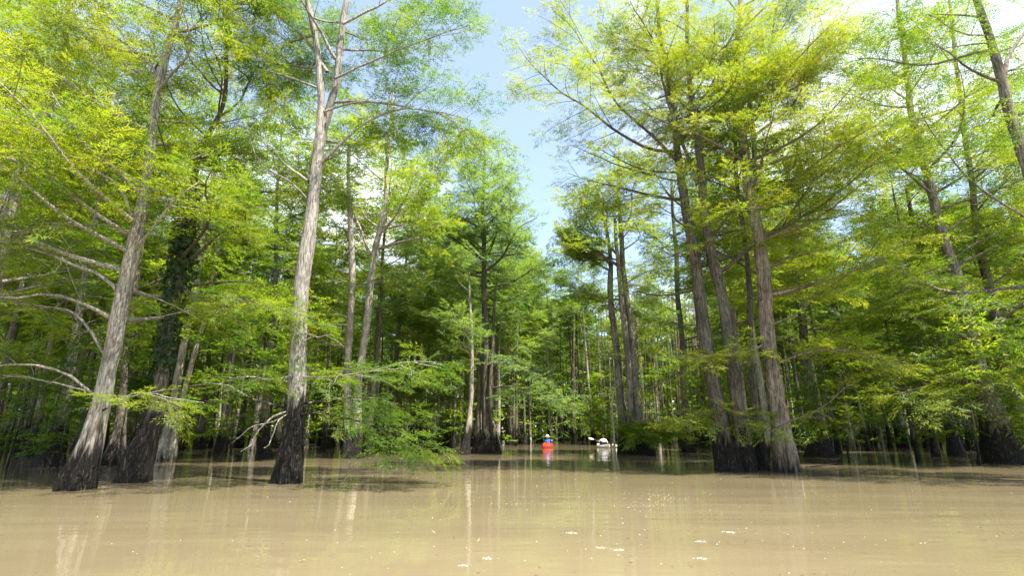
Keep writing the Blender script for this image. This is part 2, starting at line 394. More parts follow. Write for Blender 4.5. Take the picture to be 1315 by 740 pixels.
def hero_tree(name, label, Y, leads, limbs=(), auto=(), bark_k='grey', leaf_k='leaf_y', kind='fine', sides=28, flare=(0.55, 0.9), amp=0.42,
              sub=3.4, gap=0.215, sc=0.86, group=None, dY=0.0, crown_top=None, rough=0.05):
    first = lead_path(leads[0], Y, dY)[0][0]
    loc = np.array((first[0], first[1], 0.0))
    root = tag(link(name, None, loc=loc), label, 'tree', group)
    tr, wood, sprays, paths = MB(), MB(), [], []
    for li, ld in enumerate(leads):
        P, r = lead_path(ld, Y + (0 if li == 0 else R.uniform(-.25, .35)), dY)
        if li == 0 or ld[0][1] > 560: P = np.vstack((P[0] + (P[0] - P[1]) * 0.001 - ZUP * (P[0][2] + 0.35), P)); r = np.concatenate(([r[0] * 1.03], r))
        nn = max(14, int(np.linalg.norm(np.diff(P, axis=0), axis=1).sum() * 3.2))
        PR = resample(np.column_stack((P, r)), nn); PP, rr = PR[:, :3].copy(), np.clip(PR[:, 3], 0.015, None)
        z = PP[:, 2]
        PP[:, 0] += 0.03 * np.sin(z * 1.3 + li); PP[:, 1] += 0.04 * np.sin(z * 0.9 + 2 * li)
        PP -= loc
        trunk_tube(tr, PP, rr, sides if li == 0 else max(12, sides - 6), amp=amp, rough=rough)
        paths.append((PP, rr))
    link('trunk', tr.mesh('trunk', M[bark_k]), root)
    for lb in limbs:
        pts, w0, d1 = lb['p'], lb.get('w', 6), lb.get('dY', 0.0)
        P = np.array([at(px, py, Y + lb.get('y0', 0) + d1 * (i / (len(pts) - 1)) ** 1.2) for i, (px, py) in enumerate(pts)]) - loc
        n = max(8, int(np.linalg.norm(np.diff(P, axis=0), axis=1).sum() * 3)); PP = resample(P, n); kq = np.linspace(0, 1, n)[:, None]
        PP = PP + np.cumsum(rng.normal(0, .028, (n, 3)), axis=0) * np.sqrt(kq) * np.array((1, 1, .8))
        r0 = w0 * .66 * mpp(P[0] + loc) / 2
        mb = MB(); tube(mb, PP, np.linspace(r0, max(0.008, r0 * 0.22), n), 7, 1 + rng.normal(0, .05, (n, 7)))
        o = link('limb', mb.mesh('limb', M[lb.get('bark', bark_k)]), root)
        if lb.get('leafy', 1) > 0:
            dress(PP, wood, sprays, r0, sub * lb.get('leafy', 1), gap, start=lb.get('start', 0.25), sc=sc * lb.get('sc', 1), lmax=lb.get('lmax', 2.4), droop=lb.get('droop', .1))
        if lb.get('leafy', 1) < .8 and lb.get('twig', 1):
            dress(PP, wood, [], r0, 2.6, gap, bare=1.0, lmax=1.1)
    for au in auto:
        PP, rr = paths[au.get('lead', 0)]; z = PP[:, 2]
        for i in range(au['n']):
            zz = au['z'][0] + (au['z'][1] - au['z'][0]) * ((i + R.random()) / au['n'])
            j = int(np.argmin(abs(z - zz))); t = (zz - au['z'][0]) / max(0.1, au['z'][1] - au['z'][0])
            L = au['L'][0] + (au['L'][1] - au['L'][0]) * t; L *= R.uniform(0.7, 1.25)
            az = rad(R.uniform(*au.get('az', (0, 360)))); el = rad(R.uniform(*au.get('el', (5, 35))))
            Q = auto_limb(PP[j], az, el, L, au.get('rise', 0.15)); r0 = min(rr[j] * 0.45, 0.012 + 0.013 * L)
            mb = MB(); tube(mb, Q, np.linspace(r0, 0.008, len(Q)), 5, 1 + rng.normal(0, .05, (len(Q), 5)))
            link('limb', mb.mesh('limb', M[bark_k]), root)
            dress(Q, wood, sprays, r0, sub, gap, sc=sc, start=au.get('start', .25), lmax=au.get('lmax', 2.4))
    finish(root, None, wood, sprays, kind, M[bark_k], M[leaf_k])
    return root

# leaning pale tree at the left
hero_tree('cypress_tree', 'pale grey trunk leaning right out of the water nearest the left edge, long bare limbs', 10.4,
  [[(98, 622, 52), (107, 590, 42), (121, 540, 33), (140, 460, 27), (160, 380, 26), (178, 290, 21), (185, 245, 17), (195, 180, 15), (206, 95, 13), (232, 0, 10), (255, -90, 8), (275, -190, 5)]],
  limbs=[dict(p=[(158, 385), (130, 355), (95, 345), (50, 325), (0, 318), (-60, 300)], w=8, dY=-1.0, leafy=.7, start=.5),
         dict(p=[(148, 412), (110, 395), (60, 380), (10, 386), (-50, 380)], w=8, dY=-1.5, leafy=.45, start=.55),
         dict(p=[(138, 462), (100, 408), (50, 400), (0, 402)], w=6, dY=1.2, leafy=.5, start=.6),
         dict(p=[(124, 510), (85, 482), (40, 472), (-30, 478)], w=6, dY=-.5, leafy=.2, start=.7),
         dict(p=[(126, 505), (90, 497), (50, 486), (10, 480)], w=4, dY=.8, leafy=0),
         dict(p=[(176, 290), (150, 240), (110, 215), (60, 188), (0, 165), (-60, 120)], w=7, dY=-1.2, leafy=1.2, start=.3),
         dict(p=[(188, 235), (170, 180), (140, 120), (110, 60), (70, 10)], w=6, dY=1.5, leafy=1.1),
         dict(p=[(128, 530), (165, 512), (200, 508), (235, 515)], w=4, dY=-.8, leafy=1.3, start=.15, sc=.85),
         dict(p=[(205, 100), (170, 60), (120, 30), (60, 25)], w=5, dY=1.2, leafy=1),
         dict(p=[(182, 265), (215, 225), (260, 190), (300, 180)], w=5, dY=1.5, leafy=1.1)],
  auto=[dict(n=10, z=(3.0, 7), L=(3.2, 2.6), az=(60, 260), el=(0, 30)), dict(n=12, z=(7, 12.5), L=(3.6, 2.0), el=(10, 45)), dict(n=4, z=(4.5, 7.5), L=(2.2, 2.4), az=(-60, 60))],
  bark_k='pale', leaf_k='leaf_y')
# tall grey tree left of the gap
hero_tree('cypress_tree', 'tall straight grey trunk with black flared foot standing left of the open sky gap', 11.7,
  [[(369, 616, 45), (370, 595, 38), (374, 550, 33), (380, 490, 29), (386, 400, 26), (392, 340, 24), (400, 265, 21), (408, 200, 18), (413, 140, 13), (410, 95, 11), (404, 50, 10), (395, 0, 9), (384, -80, 6)],
   [(404, 225, 15), (417, 165, 14), (430, 112, 12), (435, 70, 11), (446, 0, 9), (470, -80, 5)]],
  limbs=[dict(p=[(396, 233), (372, 213), (348, 190), (325, 185)], w=6, dY=.8, leafy=.5, start=.5),
         dict(p=[(404, 218), (440, 182), (480, 150), (530, 138), (575, 150), (612, 190)], w=7, dY=1.0, leafy=1.0, start=.35),
         dict(p=[(408, 212), (450, 195), (490, 190)], w=4, dY=.9, leafy=.6),
         dict(p=[(416, 143), (460, 132), (510, 138), (570, 152), (600, 160)], w=5, dY=1.2, leafy=1.0, start=.4),
         dict(p=[(430, 100), (470, 82), (520, 62), (560, 48), (600, 30)], w=6, dY=1.2, leafy=1.15),
         dict(p=[(420, 92), (395, 55), (360, 22), (325, -10), (290, -40)], w=7, dY=.5, leafy=1.1),
         dict(p=[(430, 75), (405, 30), (385, 0), (360, -60)], w=7, dY=-1, leafy=1.1),
         dict(p=[(440, 30), (480, 10), (530, -10), (590, -10)], w=6, dY=1, leafy=1.2),
         dict(p=[(400, 262), (370, 230), (340, 215), (318, 160)], w=4, dY=-1.0, leafy=.4),
         # low limbs over the water, brightly lit
         dict(p=[(382, 480), (350, 488), (325, 484), (300, 490)], w=4, dY=-1.4, leafy=1.5, start=.05, sc=.9, lmax=1.0),
         dict(p=[(384, 484), (420, 486), (470, 482), (520, 470), (560, 468)], w=4, dY=-1.0, leafy=1.5, start=.05, sc=.9, lmax=1.1),
         dict(p=[(378, 535), (410, 530), (440, 537), (478, 548), (515, 560), (552, 572)], w=5, dY=-1.2, leafy=1.6, start=.28, sc=.9, lmax=1.2, droop=.2),
         dict(p=[(378, 520), (430, 515), (480, 515), (540, 530)], w=4, dY=.4, leafy=1.5, start=.25, sc=.9, lmax=1.2, droop=.15),
         dict(p=[(374, 528), (350, 520), (320, 512), (295, 496), (262, 492)], w=5, dY=.3, leafy=.25, start=.4, sc=.8),
         dict(p=[(372, 528), (350, 535), (330, 555), (312, 576)], w=4, dY=-.9, leafy=0, bark='dead'),
         dict(p=[(376, 527), (360, 540), (352, 560), (345, 575)], w=2.5, dY=-.8, leafy=0, bark='dead'),
         dict(p=[(372, 532), (345, 545), (325, 548), (300, 570)], w=3, dY=-.6, leafy=0, bark='dead'),
         dict(p=[(392, 428), (410, 432), (430, 428)], w=3, dY=-.5, leafy=0, bark='dead')],
  auto=[dict(n=9, z=(9.0, 14), L=(3.2, 1.8), el=(10, 45), az=(30, 210)), dict(n=4, z=(8.0, 12), L=(2.6, 1.8), el=(10, 40), lead=1, az=(20, 100))],
  bark_k='tall_stain', leaf_k='leaf_y')
# dark ivy-grown tree behind the leaning pale one
ivy_tree = hero_tree('cypress_tree', 'dark ivy-covered leaning tree with black crooked limbs, just right of the leaning pale trunk', 11.9,
  [[(172, 606, 48), (180, 580, 40), (198, 530, 27), (212, 450, 20), (230, 370, 17), (234, 300, 15), (246, 245, 13), (256, 195, 10), (275, 160, 8), (288, 125, 7), (290, 60, 6), (296, -30, 5)]],
  limbs=[dict(p=[(230, 345), (262, 318), (285, 296), (312, 282), (309, 264)], w=8, dY=-.8, leafy=.5, start=.5),
         dict(p=[(228, 372), (262, 364), (300, 360), (345, 362)], w=7, dY=.8, leafy=.6, start=.5),
         dict(p=[(238, 300), (260, 293), (290, 296), (350, 300), (385, 310)], w=5, dY=1, leafy=.9, start=.3),
         dict(p=[(236, 300), (225, 280), (205, 255)], w=5, dY=.8, leafy=.8),
         dict(p=[(280, 150), (310, 130), (330, 90), (365, 85), (400, 74)], w=5, dY=1, leafy=.9),
         dict(p=[(288, 122), (262, 100), (240, 60), (290, 0)], w=4, dY=.5, leafy=1.0),
         dict(p=[(226, 380), (270, 375), (320, 390), (360, 400)], w=4, dY=-1.2, leafy=1.4, start=.5)],
  auto=[dict(n=7, z=(5.0, 8.5), L=(3.0, 2.6), el=(0, 30)), dict(n=8, z=(8.5, 13), L=(3.0, 1.6), el=(10, 40))],
  bark_k='dark', leaf_k='leaf_y')
def ivy_on(root, path_px, Y, n=1900):
    P, r = lead_path(path_px, Y); P = P - np.array(root.location)
    t = rng.random(n) ** 0.9 * (len(P) - 1.001); i = t.astype(int); f = (t - i)[:, None]
    p = P[i] * (1 - f) + P[i + 1] * f; rr = (r[i] * (1 - t + i) + r[i + 1] * (t - i)) * rng.uniform(1.0, 1.5, n) ** 2
    a = rng.random(n) * 2 * math.pi; o = np.stack((np.cos(a), np.sin(a), np.zeros(n)), axis=-1)
    c = p + o * rr[:, None]; d = norm(rng.normal(0, 1, (n, 3)) + np.array((0, 0, -.8))); w = norm(np.cross(d, o + rng.normal(0, .3, (n, 3))))
    s = rng.uniform(.06, .15, n)[:, None]
    V = np.stack((c, c + d * s * .5 + w * s * .45, c + d * s, c + d * s * .5 - w * s * .45), axis=1)
    mb = MB(); mb.add(V.reshape(-1, 3), np.arange(n * 4).reshape(-1, 4)); link('ivy', mb.mesh('ivy', M['ivy'], False), root)
ivy_on(ivy_tree, [(206, 480, 16), (222, 400, 20), (232, 340, 24), (238, 300, 19), (246, 250, 13)], 11.9)

# tree whose foot stands outside the frame at the far left
hero_tree('cypress_tree', 'pale forked trunk high at the left edge with its foot out of view', 12.6,
  [[(-70, 613, 50), (-45, 520, 30), (-15, 380, 26), (12, 262, 24), (36, 205, 17), (58, 140, 14), (78, 72, 13), (95, 0, 11), (108, -80, 8)]],
  limbs=[dict(p=[(28, 222), (10, 195), (-8, 170), (-30, 120)], w=8, dY=.5, leafy=.8),
         dict(p=[(60, 140), (100, 90), (140, 75)], w=5, dY=1, leafy=1.1)],
  auto=[dict(n=11, z=(3.5, 8), L=(3.4, 2.8), el=(0, 30)), dict(n=10, z=(8, 13.5), L=(3.2, 1.8), el=(10, 45))], bark_k='pale', leaf_k='leaf_y')

# pair of white slim trunks, left
hero_tree('cypress_tree', 'sunlit whitish slim trunk forking low, behind the dark ivy-covered tree', 21,
  [[(209, 589, 34), (213, 570, 20), (224, 510, 14), (238, 440, 12), (250, 375, 12), (262, 300, 10), (275, 220, 8), (285, 120, 6), (295, 30, 4)],
   [(218, 587, 14), (225, 550, 11), (238, 505, 9), (254, 440, 8), (268, 380, 6), (284, 300, 5)]],
  auto=[dict(n=13, z=(8, 15), L=(3.2, 2.0), el=(0, 40))], bark_k='pale_dry', leaf_k='leaf_y', kind='mid', sides=14, sub=3.2, gap=.28)
hero_tree('cypress_tree', 'broad grey stump-footed trunk between the leaning pale trunk and the dark ivy tree', 18,
  [[(146, 594, 40), (150, 560, 20), (159, 490, 13), (168, 410, 11), (178, 330, 12), (190, 250, 10), (204, 150, 8), (215, 60, 6)]],
  auto=[dict(n=14, z=(4, 13), L=(3.0, 2.0), el=(0, 40))], bark_k='dark', leaf_k='leaf_y', kind='mid', sides=14, sub=3.2, gap=.28)
hero_tree('cypress_tree', 'slim grey trunk standing alone in shade at the left edge behind low leaves', 17,
  [[(62, 597, 36), (70, 560, 20), (88, 490, 14), (100, 420, 12), (112, 340, 10), (128, 250, 9), (140, 150, 7), (150, 50, 5)]],
  auto=[dict(n=16, z=(2.5, 13), L=(3.2, 2.0), el=(0, 40))], bark_k='grey', leaf_k='leaf_g', kind='mid', sides=14, sub=3.2, gap=.28)

# twin-lead tree right of the tall grey one
hero_tree('cypress_tree', 'pale tree with two slender leads rising from one black foot, behind the low bright limb', 22.5,
  [[(451, 587, 32), (450, 575, 27), (446, 545, 16), (447, 480, 12), (450, 400, 12), (453, 340, 12), (450, 295, 10), (448, 240, 7), (450, 170, 5)],
   [(455, 583, 20), (458, 560, 16), (462, 490, 13), (472, 400, 13), (481, 330, 12), (489, 288, 10), (496, 262, 9), (498, 200, 6), (505, 120, 4)]],
  limbs=[dict(p=[(486, 320), (515, 310), (545, 302), (575, 275)], w=6, dY=-1, leafy=.9, start=.4),
         dict(p=[(475, 328), (462, 295), (450, 268), (438, 240), (423, 222)], w=6, dY=.5, leafy=.7, start=.4),
         dict(p=[(486, 292), (470, 280), (462, 262)], w=5, dY=.5, leafy=.5),
         dict(p=[(492, 292), (520, 270), (545, 235), (580, 200), (610, 185)], w=5, dY=1, leafy=1.1)],
  auto=[dict(n=10, z=(9, 15), L=(3.2, 1.8), el=(5, 40)), dict(n=9, z=(9, 15), L=(3.4, 2.0), el=(5, 40), lead=1), dict(n=6, z=(3, 8), L=(2.5, 3), el=(0, 20))],
  bark_k='pale', leaf_k='leaf_y', kind='mid', sides=16, sub=3.2, gap=.28)
hero_tree('cypress_tree', 'thin dark forked tree standing between the twin-lead pale tree and the broad central tree', 31,
  [[(507, 577, 20), (507, 560, 12), (508, 480, 9), (512, 420, 8), (517, 370, 6), (522, 330, 4), (530, 290, 3)]],
  limbs=[dict(p=[(514, 400), (495, 370), (475, 345), (470, 330)], w=4, dY=-.5, leafy=.7), dict(p=[(516, 380), (540, 350), (560, 330), (600, 320)], w=4, dY=.5, leafy=.9),
         dict(p=[(513, 410), (530, 385), (545, 365)], w=3, dY=-1, leafy=.8)],
  auto=[dict(n=10, z=(6, 13), L=(3.0, 2.0), el=(10, 45))], bark_k='dark', leaf_k='leaf_g', kind='mid', sides=12, sub=3.6, gap=.29)

# central tree with a broad conical crown
hero_tree('cypress_tree', 'broad central tree, fluted black base, cool green cone of foliage reaching highest near mid picture', 28.5,
  [[(624, 581, 44), (624, 570, 27), (624, 545, 18), (624, 490, 14), (623, 430, 12), (622, 370, 9.5), (621, 310, 7.5), (621, 250, 6), (622, 200, 4), (623, 170, 2)],
   [(636, 581, 16), (634, 565, 10), (631, 530, 8), (630, 490, 7), (633, 430, 6), (637, 370, 4)], [(611, 581, 16), (614, 560, 10), (616, 520, 8), (615, 470, 7), (612, 420, 5)]],
  limbs=[dict(p=[(622, 350), (645, 330), (665, 295), (690, 280)], w=6, dY=-1, leafy=1.0), dict(p=[(621, 330), (605, 310), (590, 300), (560, 290)], w=5, dY=-1, leafy=1.0),
         dict(p=[(624, 470), (600, 462), (580, 470), (565, 485)], w=5, dY=-2, leafy=1.3, start=.1), dict(p=[(625, 470), (650, 460), (680, 470), (705, 490)], w=5, dY=-2.2, leafy=1.6, start=.1),
         dict(p=[(624, 500), (655, 498), (690, 508), (730, 518)], w=4, dY=-3, leafy=1.6, start=.2),
         dict(p=[(625, 530), (640, 555), (648, 585)], w=3, dY=-1.5, leafy=0, bark='dead'), dict(p=[(624, 470), (640, 462), (660, 440)], w=3, dY=-2.2, leafy=0, bark='dead')],
  auto=[dict(n=13, z=(7.5, 12), L=(3.8, 3.4), el=(5, 30)), dict(n=36, z=(10, 17.8), L=(3.6, 0.8), el=(12, 45))],
  bark_k='dark', leaf_k='leaf_b', kind='mid', sides=20, amp=.45, sub=2.8, gap=.30, sc=.9)
hero_tree('cypress_tree', 'short pale leaning trunk left of the fluted central base', 26.5,
  [[(596, 583, 20), (598, 570, 13), (603, 530, 8), (606, 500, 8), (606, 450, 6), (604, 400, 5), (603, 350, 3)]],
  auto=[dict(n=10, z=(4, 10), L=(2.5, 1.6), el=(0, 40))], bark_k='pale', leaf_k='leaf_b', kind='mid', sides=12, sub=3.4, gap=.3)

# triple tree right of the kayaks
hero_tree('cypress_tree', 'grey tree of three tall leads, leafy skirt round its wide black foot, right of kayaks', 27.5,
  [[(818, 583, 50), (819, 568, 44), (820, 545, 20), (817, 500, 14), (811, 430, 12), (804, 370, 11), (799, 330, 9), (796, 270, 7), (794, 220, 5), (795, 190, 3)],
   [(801, 578, 22), (800, 550, 17), (796, 500, 13), (789, 430, 11), (784, 370, 10), (783, 330, 7), (775, 270, 5), (760, 230, 3)],
   [(812, 578, 22), (811, 550, 15), (808, 490, 11), (800, 400, 10), (794, 350, 8), (790, 280, 5)]],
  limbs=[dict(p=[(799, 335), (785, 318), (765, 300), (745, 255)], w=6, dY=-1, leafy=1.1), dict(p=[(798, 345), (775, 330), (750, 320), (725, 318)], w=5, dY=-2, leafy=1.1),
         dict(p=[(797, 300), (810, 275), (812, 245), (820, 225)], w=5, dY=-1, leafy=.9), dict(p=[(783, 340), (765, 322), (740, 316)], w=4, dY=1, leafy=1),
         dict(p=[(820, 548), (808, 548), (800, 553)], w=3, dY=-1.2, leafy=2.6, start=.1, lmax=.7), dict(p=[(822, 545), (850, 548), (872, 556)], w=3, dY=-1.4, leafy=2.6, start=.1, lmax=1.2),
         dict(p=[(820, 545), (822, 550), (830, 560)], w=3, dY=-2.2, leafy=3, start=.1, lmax=1.2)],
  auto=[dict(n=16, z=(9.5, 16.5), L=(3.8, 1.0), el=(5, 45)), dict(n=8, z=(9, 14), L=(3.2, 1.6), el=(5, 40), lead=1, az=(90, 270)), dict(n=7, z=(4, 9), L=(2.5, 3.2), el=(0, 25))],
  bark_k='grey', leaf_k='leaf_y', kind='mid', sides=18, amp=.4, sub=3.9, gap=.27)

# the big clump at the right
hero_tree('cypress_tree', 'two-lead dark grey tree with joined black foot, left half of the near right-hand clump', 15.2,
  [[(936, 602, 46), (934, 590, 42), (926, 550, 33), (918, 500, 26), (906, 430, 23), (893, 350, 19), (884, 280, 17), (874, 215, 14), (866, 165, 11), (858, 100, 8), (845, 20, 6), (840, -60, 4)],
   [(958, 602, 34), (955, 575, 28), (947, 520, 22), (937, 450, 20), (926, 380, 19), (915, 335, 18), (905, 260, 15), (896, 190, 12), (888, 120, 9), (883, 50, 7), (880, -40, 5)]],
  limbs=[dict(p=[(870, 195), (832, 190), (784, 162), (750, 135), (723, 117), (682, 73)], w=7, dY=-1.2, leafy=1.0, start=.35),
         dict(p=[(868, 205), (830, 165), (795, 134), (775, 100), (759, 73), (715, 12)], w=7, dY=.8, leafy=1.0, start=.35),
         dict(p=[(868, 232), (824, 221), (775, 204), (752, 195), (731, 184)], w=4, dY=-.6, leafy=.0, twig=0),
         dict(p=[(896, 238), (880, 195), (866, 160), (850, 110), (838, 60), (800, 0)], w=8, dY=-.8, leafy=.9, start=.35),
         dict(p=[(882, 140), (866, 120), (856, 90), (830, 50)], w=5, dY=.8, leafy=1),
         dict(p=[(884, 145), (905, 120), (917, 97), (930, 60), (950, 20)], w=5, dY=-.5, leafy=1),
         dict(p=[(918, 352), (932, 345), (967, 315), (1018, 287), (1075, 253), (1123, 216), (1165, 200)], w=9, dY=-1.5, leafy=.9, start=.3),
         dict(p=[(1000, 298), (1025, 260), (1042, 225), (1060, 200)], w=4, dY=-1, y0=-.8, leafy=1, start=.3),
         dict(p=[(912, 330), (905, 322), (885, 318), (850, 330)], w=5, dY=-1, leafy=1.0),
         dict(p=[(920, 470), (900, 478), (870, 480), (840, 500)], w=4, dY=1, leafy=1.2),
         dict(p=[(930, 535), (915, 530), (895, 535), (872, 545)], w=4, dY=-1.0, leafy=2.6, start=.1, lmax=1.1, sc=.9),
         dict(p=[(935, 532), (955, 535), (980, 535), (1000, 545)], w=4, dY=-1.1, leafy=2.4, start=.1, lmax=1.1, sc=.9)],
  auto=[dict(n=9, z=(5, 9), L=(3.0, 3.0), el=(0, 30)), dict(n=9, z=(9, 14), L=(3.4, 2.0), el=(10, 45)), dict(n=10, z=(9, 15), L=(3.4, 2.0), el=(10, 50), lead=1)],
  bark_k='dark', leaf_k='leaf_y', amp=.42, dY=.2, sub=3.1)
hero_tree('cypress_tree', 'single tall tree with shaggy sunlit foot, right half of the near right-hand clump', 14.9,
  [[(1008, 602, 40), (1007, 590, 36), (1002, 550, 29), (995, 490, 25), (987, 430, 23), (978, 350, 21), (968, 260, 18), (958, 200, 16), (949, 150, 12), (946, 90, 9), (950, 10, 7), (952, -80, 5)]],
  limbs=[dict(p=[(954, 170), (968, 145), (985, 130), (1010, 115), (1038, 97), (1055, 65), (1072, 40)], w=8, dY=-.8, leafy=.9, start=.35),
         dict(p=[(956, 190), (985, 175), (1015, 164), (1050, 165), (1090, 150)], w=5, dY=.8, leafy=1),
         dict(p=[(950, 160), (930, 128), (922, 90), (940, 40), (965, 0)], w=5, dY=-1, leafy=.9),
         dict(p=[(952, 165), (925, 175), (900, 182), (880, 180)], w=4, dY=1, leafy=.8),
         dict(p=[(949, 140), (968, 95), (985, 60), (990, 10), (1010, -40)], w=6, dY=1, leafy=1),
         dict(p=[(992, 470), (1030, 455), (1080, 450), (1130, 462), (1170, 470)], w=5, dY=-1.8, leafy=2.0, start=.15, lmax=1.6),
         dict(p=[(1003, 545), (1030, 535), (1060, 520), (1090, 490)], w=3, dY=-1, leafy=.3, start=.5),
         dict(p=[(985, 420), (1020, 405), (1045, 385), (1058, 360)], w=4, dY=-1, leafy=.8),
         dict(p=[(985, 440), (955, 455), (925, 455), (895, 462)], w=4, dY=-1.2, leafy=1.8, start=.15, lmax=1.4)],
  auto=[dict(n=9, z=(4.5, 9), L=(3.4, 3.2), el=(0, 30), az=(-120, 60)), dict(n=10, z=(9, 15), L=(3.4, 1.8), el=(10, 45)), dict(n=7, z=(8.5, 13), L=(4.6, 3.6), el=(5, 40), az=(-60, 30))],
  bark_k='shaggy', leaf_k='leaf_y', amp=.45, rough=.08, sub=3.1)
hero_tree('cypress_tree', 'slim dark trunk squeezed between the two halves of the near right-hand clump', 15.8,
  [[(977, 600, 26), (975, 580, 18), (970, 530, 14), (966, 470, 12), (963, 400, 10), (955, 300, 8), (945, 200, 6), (940, 120, 4)]],
  limbs=[dict(p=[(968, 505), (958, 490), (950, 470)], w=4, dY=-.5, leafy=.6)],
  auto=[dict(n=8, z=(6, 11), L=(2.4, 1.6), el=(0, 40))], bark_k='dark', leaf_k='leaf_g', kind='mid', sides=12)
hero_tree('cypress_tree', 'dark trunk in shade directly behind the shaggy sunlit foot', 17.5,
  [[(1003, 593, 30), (1000, 560, 22), (993, 490, 18), (985, 400, 15), (975, 300, 12), (968, 200, 9), (962, 100, 6)]],
  auto=[dict(n=13, z=(5, 13), L=(3.0, 1.8), el=(0, 40))], bark_k='dark', leaf_k='leaf_g', kind='mid', sides=14, sub=3.2, gap=.28)

# right edge
hero_tree('cypress_tree', 'big leaning trunk near the right edge rising from a broad black foot in shade', 19,
  [[(1292, 592, 70), (1286, 575, 58), (1272, 520, 34), (1252, 450, 23), (1238, 400, 20), (1226, 350, 18), (1212, 300, 16), (1198, 250, 14), (1184, 205, 12), (1172, 150, 10), (1163, 80, 8), (1152, 0, 6), (1145, -60, 4)]],
  limbs=[dict(p=[(1222, 335), (1250, 315), (1280, 300), (1310, 280)], w=5, dY=-1, leafy=.9), dict(p=[(1228, 345), (1195, 350), (1160, 370), (1130, 400)], w=5, dY=-1, leafy=1.1),
         dict(p=[(1196, 240), (1165, 222), (1130, 210)], w=4, dY=1, leafy=1), dict(p=[(1260, 475), (1230, 480), (1190, 490), (1150, 500)], w=4, dY=-2, leafy=1.8, start=.2),
         dict(p=[(1268, 500), (1295, 505), (1340, 512)], w=4, dY=-2, leafy=.7)],
  auto=[dict(n=14, z=(4, 10), L=(3.6, 3.2), el=(0, 30)), dict(n=20, z=(10, 17.5), L=(3.8, 2.0), el=(5, 40))], bark_k='grey', leaf_k='leaf_y', kind='fine', sides=18, sub=2.8, gap=.28, sc=1.2)
hero_tree('cypress_tree', 'dark trunk behind the big leaning one at the right edge', 21,
  [[(1322, 587, 40), (1312, 550, 28), (1290, 470, 18), (1275, 400, 15), (1262, 330, 13), (1250, 260, 10), (1240, 180, 8), (1228, 80, 6), (1218, 0, 4)]],
  auto=[dict(n=26, z=(5, 15), L=(3.2, 1.8), el=(0, 40))], bark_k='dark', leaf_k='leaf_y', kind='mid', sides=14, sub=3.6, gap=.29)
hero_tree('cypress_tree', 'crooked pale forked trunk in the top right corner with its foot out of view', 11.5,
  [[(1400, 620, 46), (1392, 560, 34), (1372, 450, 26), (1345, 330, 22), (1318, 210, 18), (1302, 150, 16), (1288, 100, 14), (1270, 50, 12), (1252, 0, 10), (1235, -70, 8)]],
  limbs=[dict(p=[(1290, 100), (1300, 65), (1320, 35), (1345, -20)], w=9, dY=.5, leafy=.8), dict(p=[(1266, 45), (1230, 40), (1190, 20)], w=3, dY=-1, leafy=.8),
         dict(p=[(1268, 55), (1230, 60), (1195, 68)], w=3, dY=1, leafy=.8), dict(p=[(1335, 290), (1290, 265), (1250, 240), (1210, 190), (1180, 140)], w=5, dY=-.6, leafy=.7, start=.4)],
  auto=[dict(n=9, z=(8, 13.5), L=(3.0, 1.8), el=(5, 45)), dict(n=5, z=(4, 8), L=(2.6, 2.6), el=(0, 30))], bark_k='grey', leaf_k='leaf_y', sub=3.2)
hero_tree('cypress_tree', 'thin bare leaning stem standing in open water left of the right-edge trunks', 19.5,
  [[(1181, 592, 9), (1174, 562, 7), (1165, 520, 6), (1155, 490, 5), (1146, 460, 4), (1138, 420, 3), (1130, 390, 2)]],
  limbs=[dict(p=[(1160, 505), (1166, 490), (1160, 470)], w=2.5, dY=.3, leafy=.6)],
  auto=[dict(n=6, z=(3, 5.5), L=(1.2, 1.0), el=(0, 40))], bark_k='dark', leaf_k='leaf_g', kind='mid', sides=8)
hero_tree('cypress_tree', 'straight black-footed tree alone in the green reflection left of the right edge', 25,
  [[(1229, 585, 26), (1225, 570, 20), (1215, 520, 15), (1204, 470, 12), (1190, 400, 10), (1176, 320, 8), (1164, 240, 6)]],
  auto=[dict(n=14, z=(4, 13), L=(3.0, 1.6), el=(0, 40))], bark_k='dark', leaf_k='leaf_g', kind='mid', sides=12, sub=3.4, gap=.30)
hero_tree('cypress_tree', 'stout dark trunk with wide black foot just right of the sunlit shaggy foot', 24,
  [[(1052, 586, 46), (1050, 570, 34), (1044, 530, 24), (1036, 480, 18), (1030, 420, 15), (1022, 350, 12), (1015, 280, 9), (1010, 200, 6)]],
  auto=[dict(n=18, z=(4, 15), L=(3.6, 1.8), el=(0, 40))], bark_k='dark', leaf_k='leaf_y', kind='mid', sides=14, amp=.4, sub=3.6, gap=.29)
hero_tree('cypress_tree', 'dark straight trunk between the triple-lead tree and the near right-hand clump', 29,
  [[(884, 579, 24), (883, 565, 17), (880, 520, 12), (876, 450, 10), (871, 380, 9), (866, 300, 7), (862, 230, 5)]],
  auto=[dict(n=16, z=(5, 15), L=(3.2, 1.6), el=(0, 40))], bark_k='dark', leaf_k='leaf_g', kind='mid', sides=12, sub=3.4, gap=.30)
hero_tree('dead_sapling', 'thin white bare sapling standing in the water beside the triple-lead tree', 25,
  [[(789, 585, 3.6), (788, 560, 3.2), (786, 530, 2.8), (787, 510, 2.2), (784, 492, 1.4)]],
  limbs=[dict(p=[(786, 520), (790, 505), (797, 495)], w=1.6, leafy=0, twig=0)], bark_k='dead', kind='mid', sides=7)

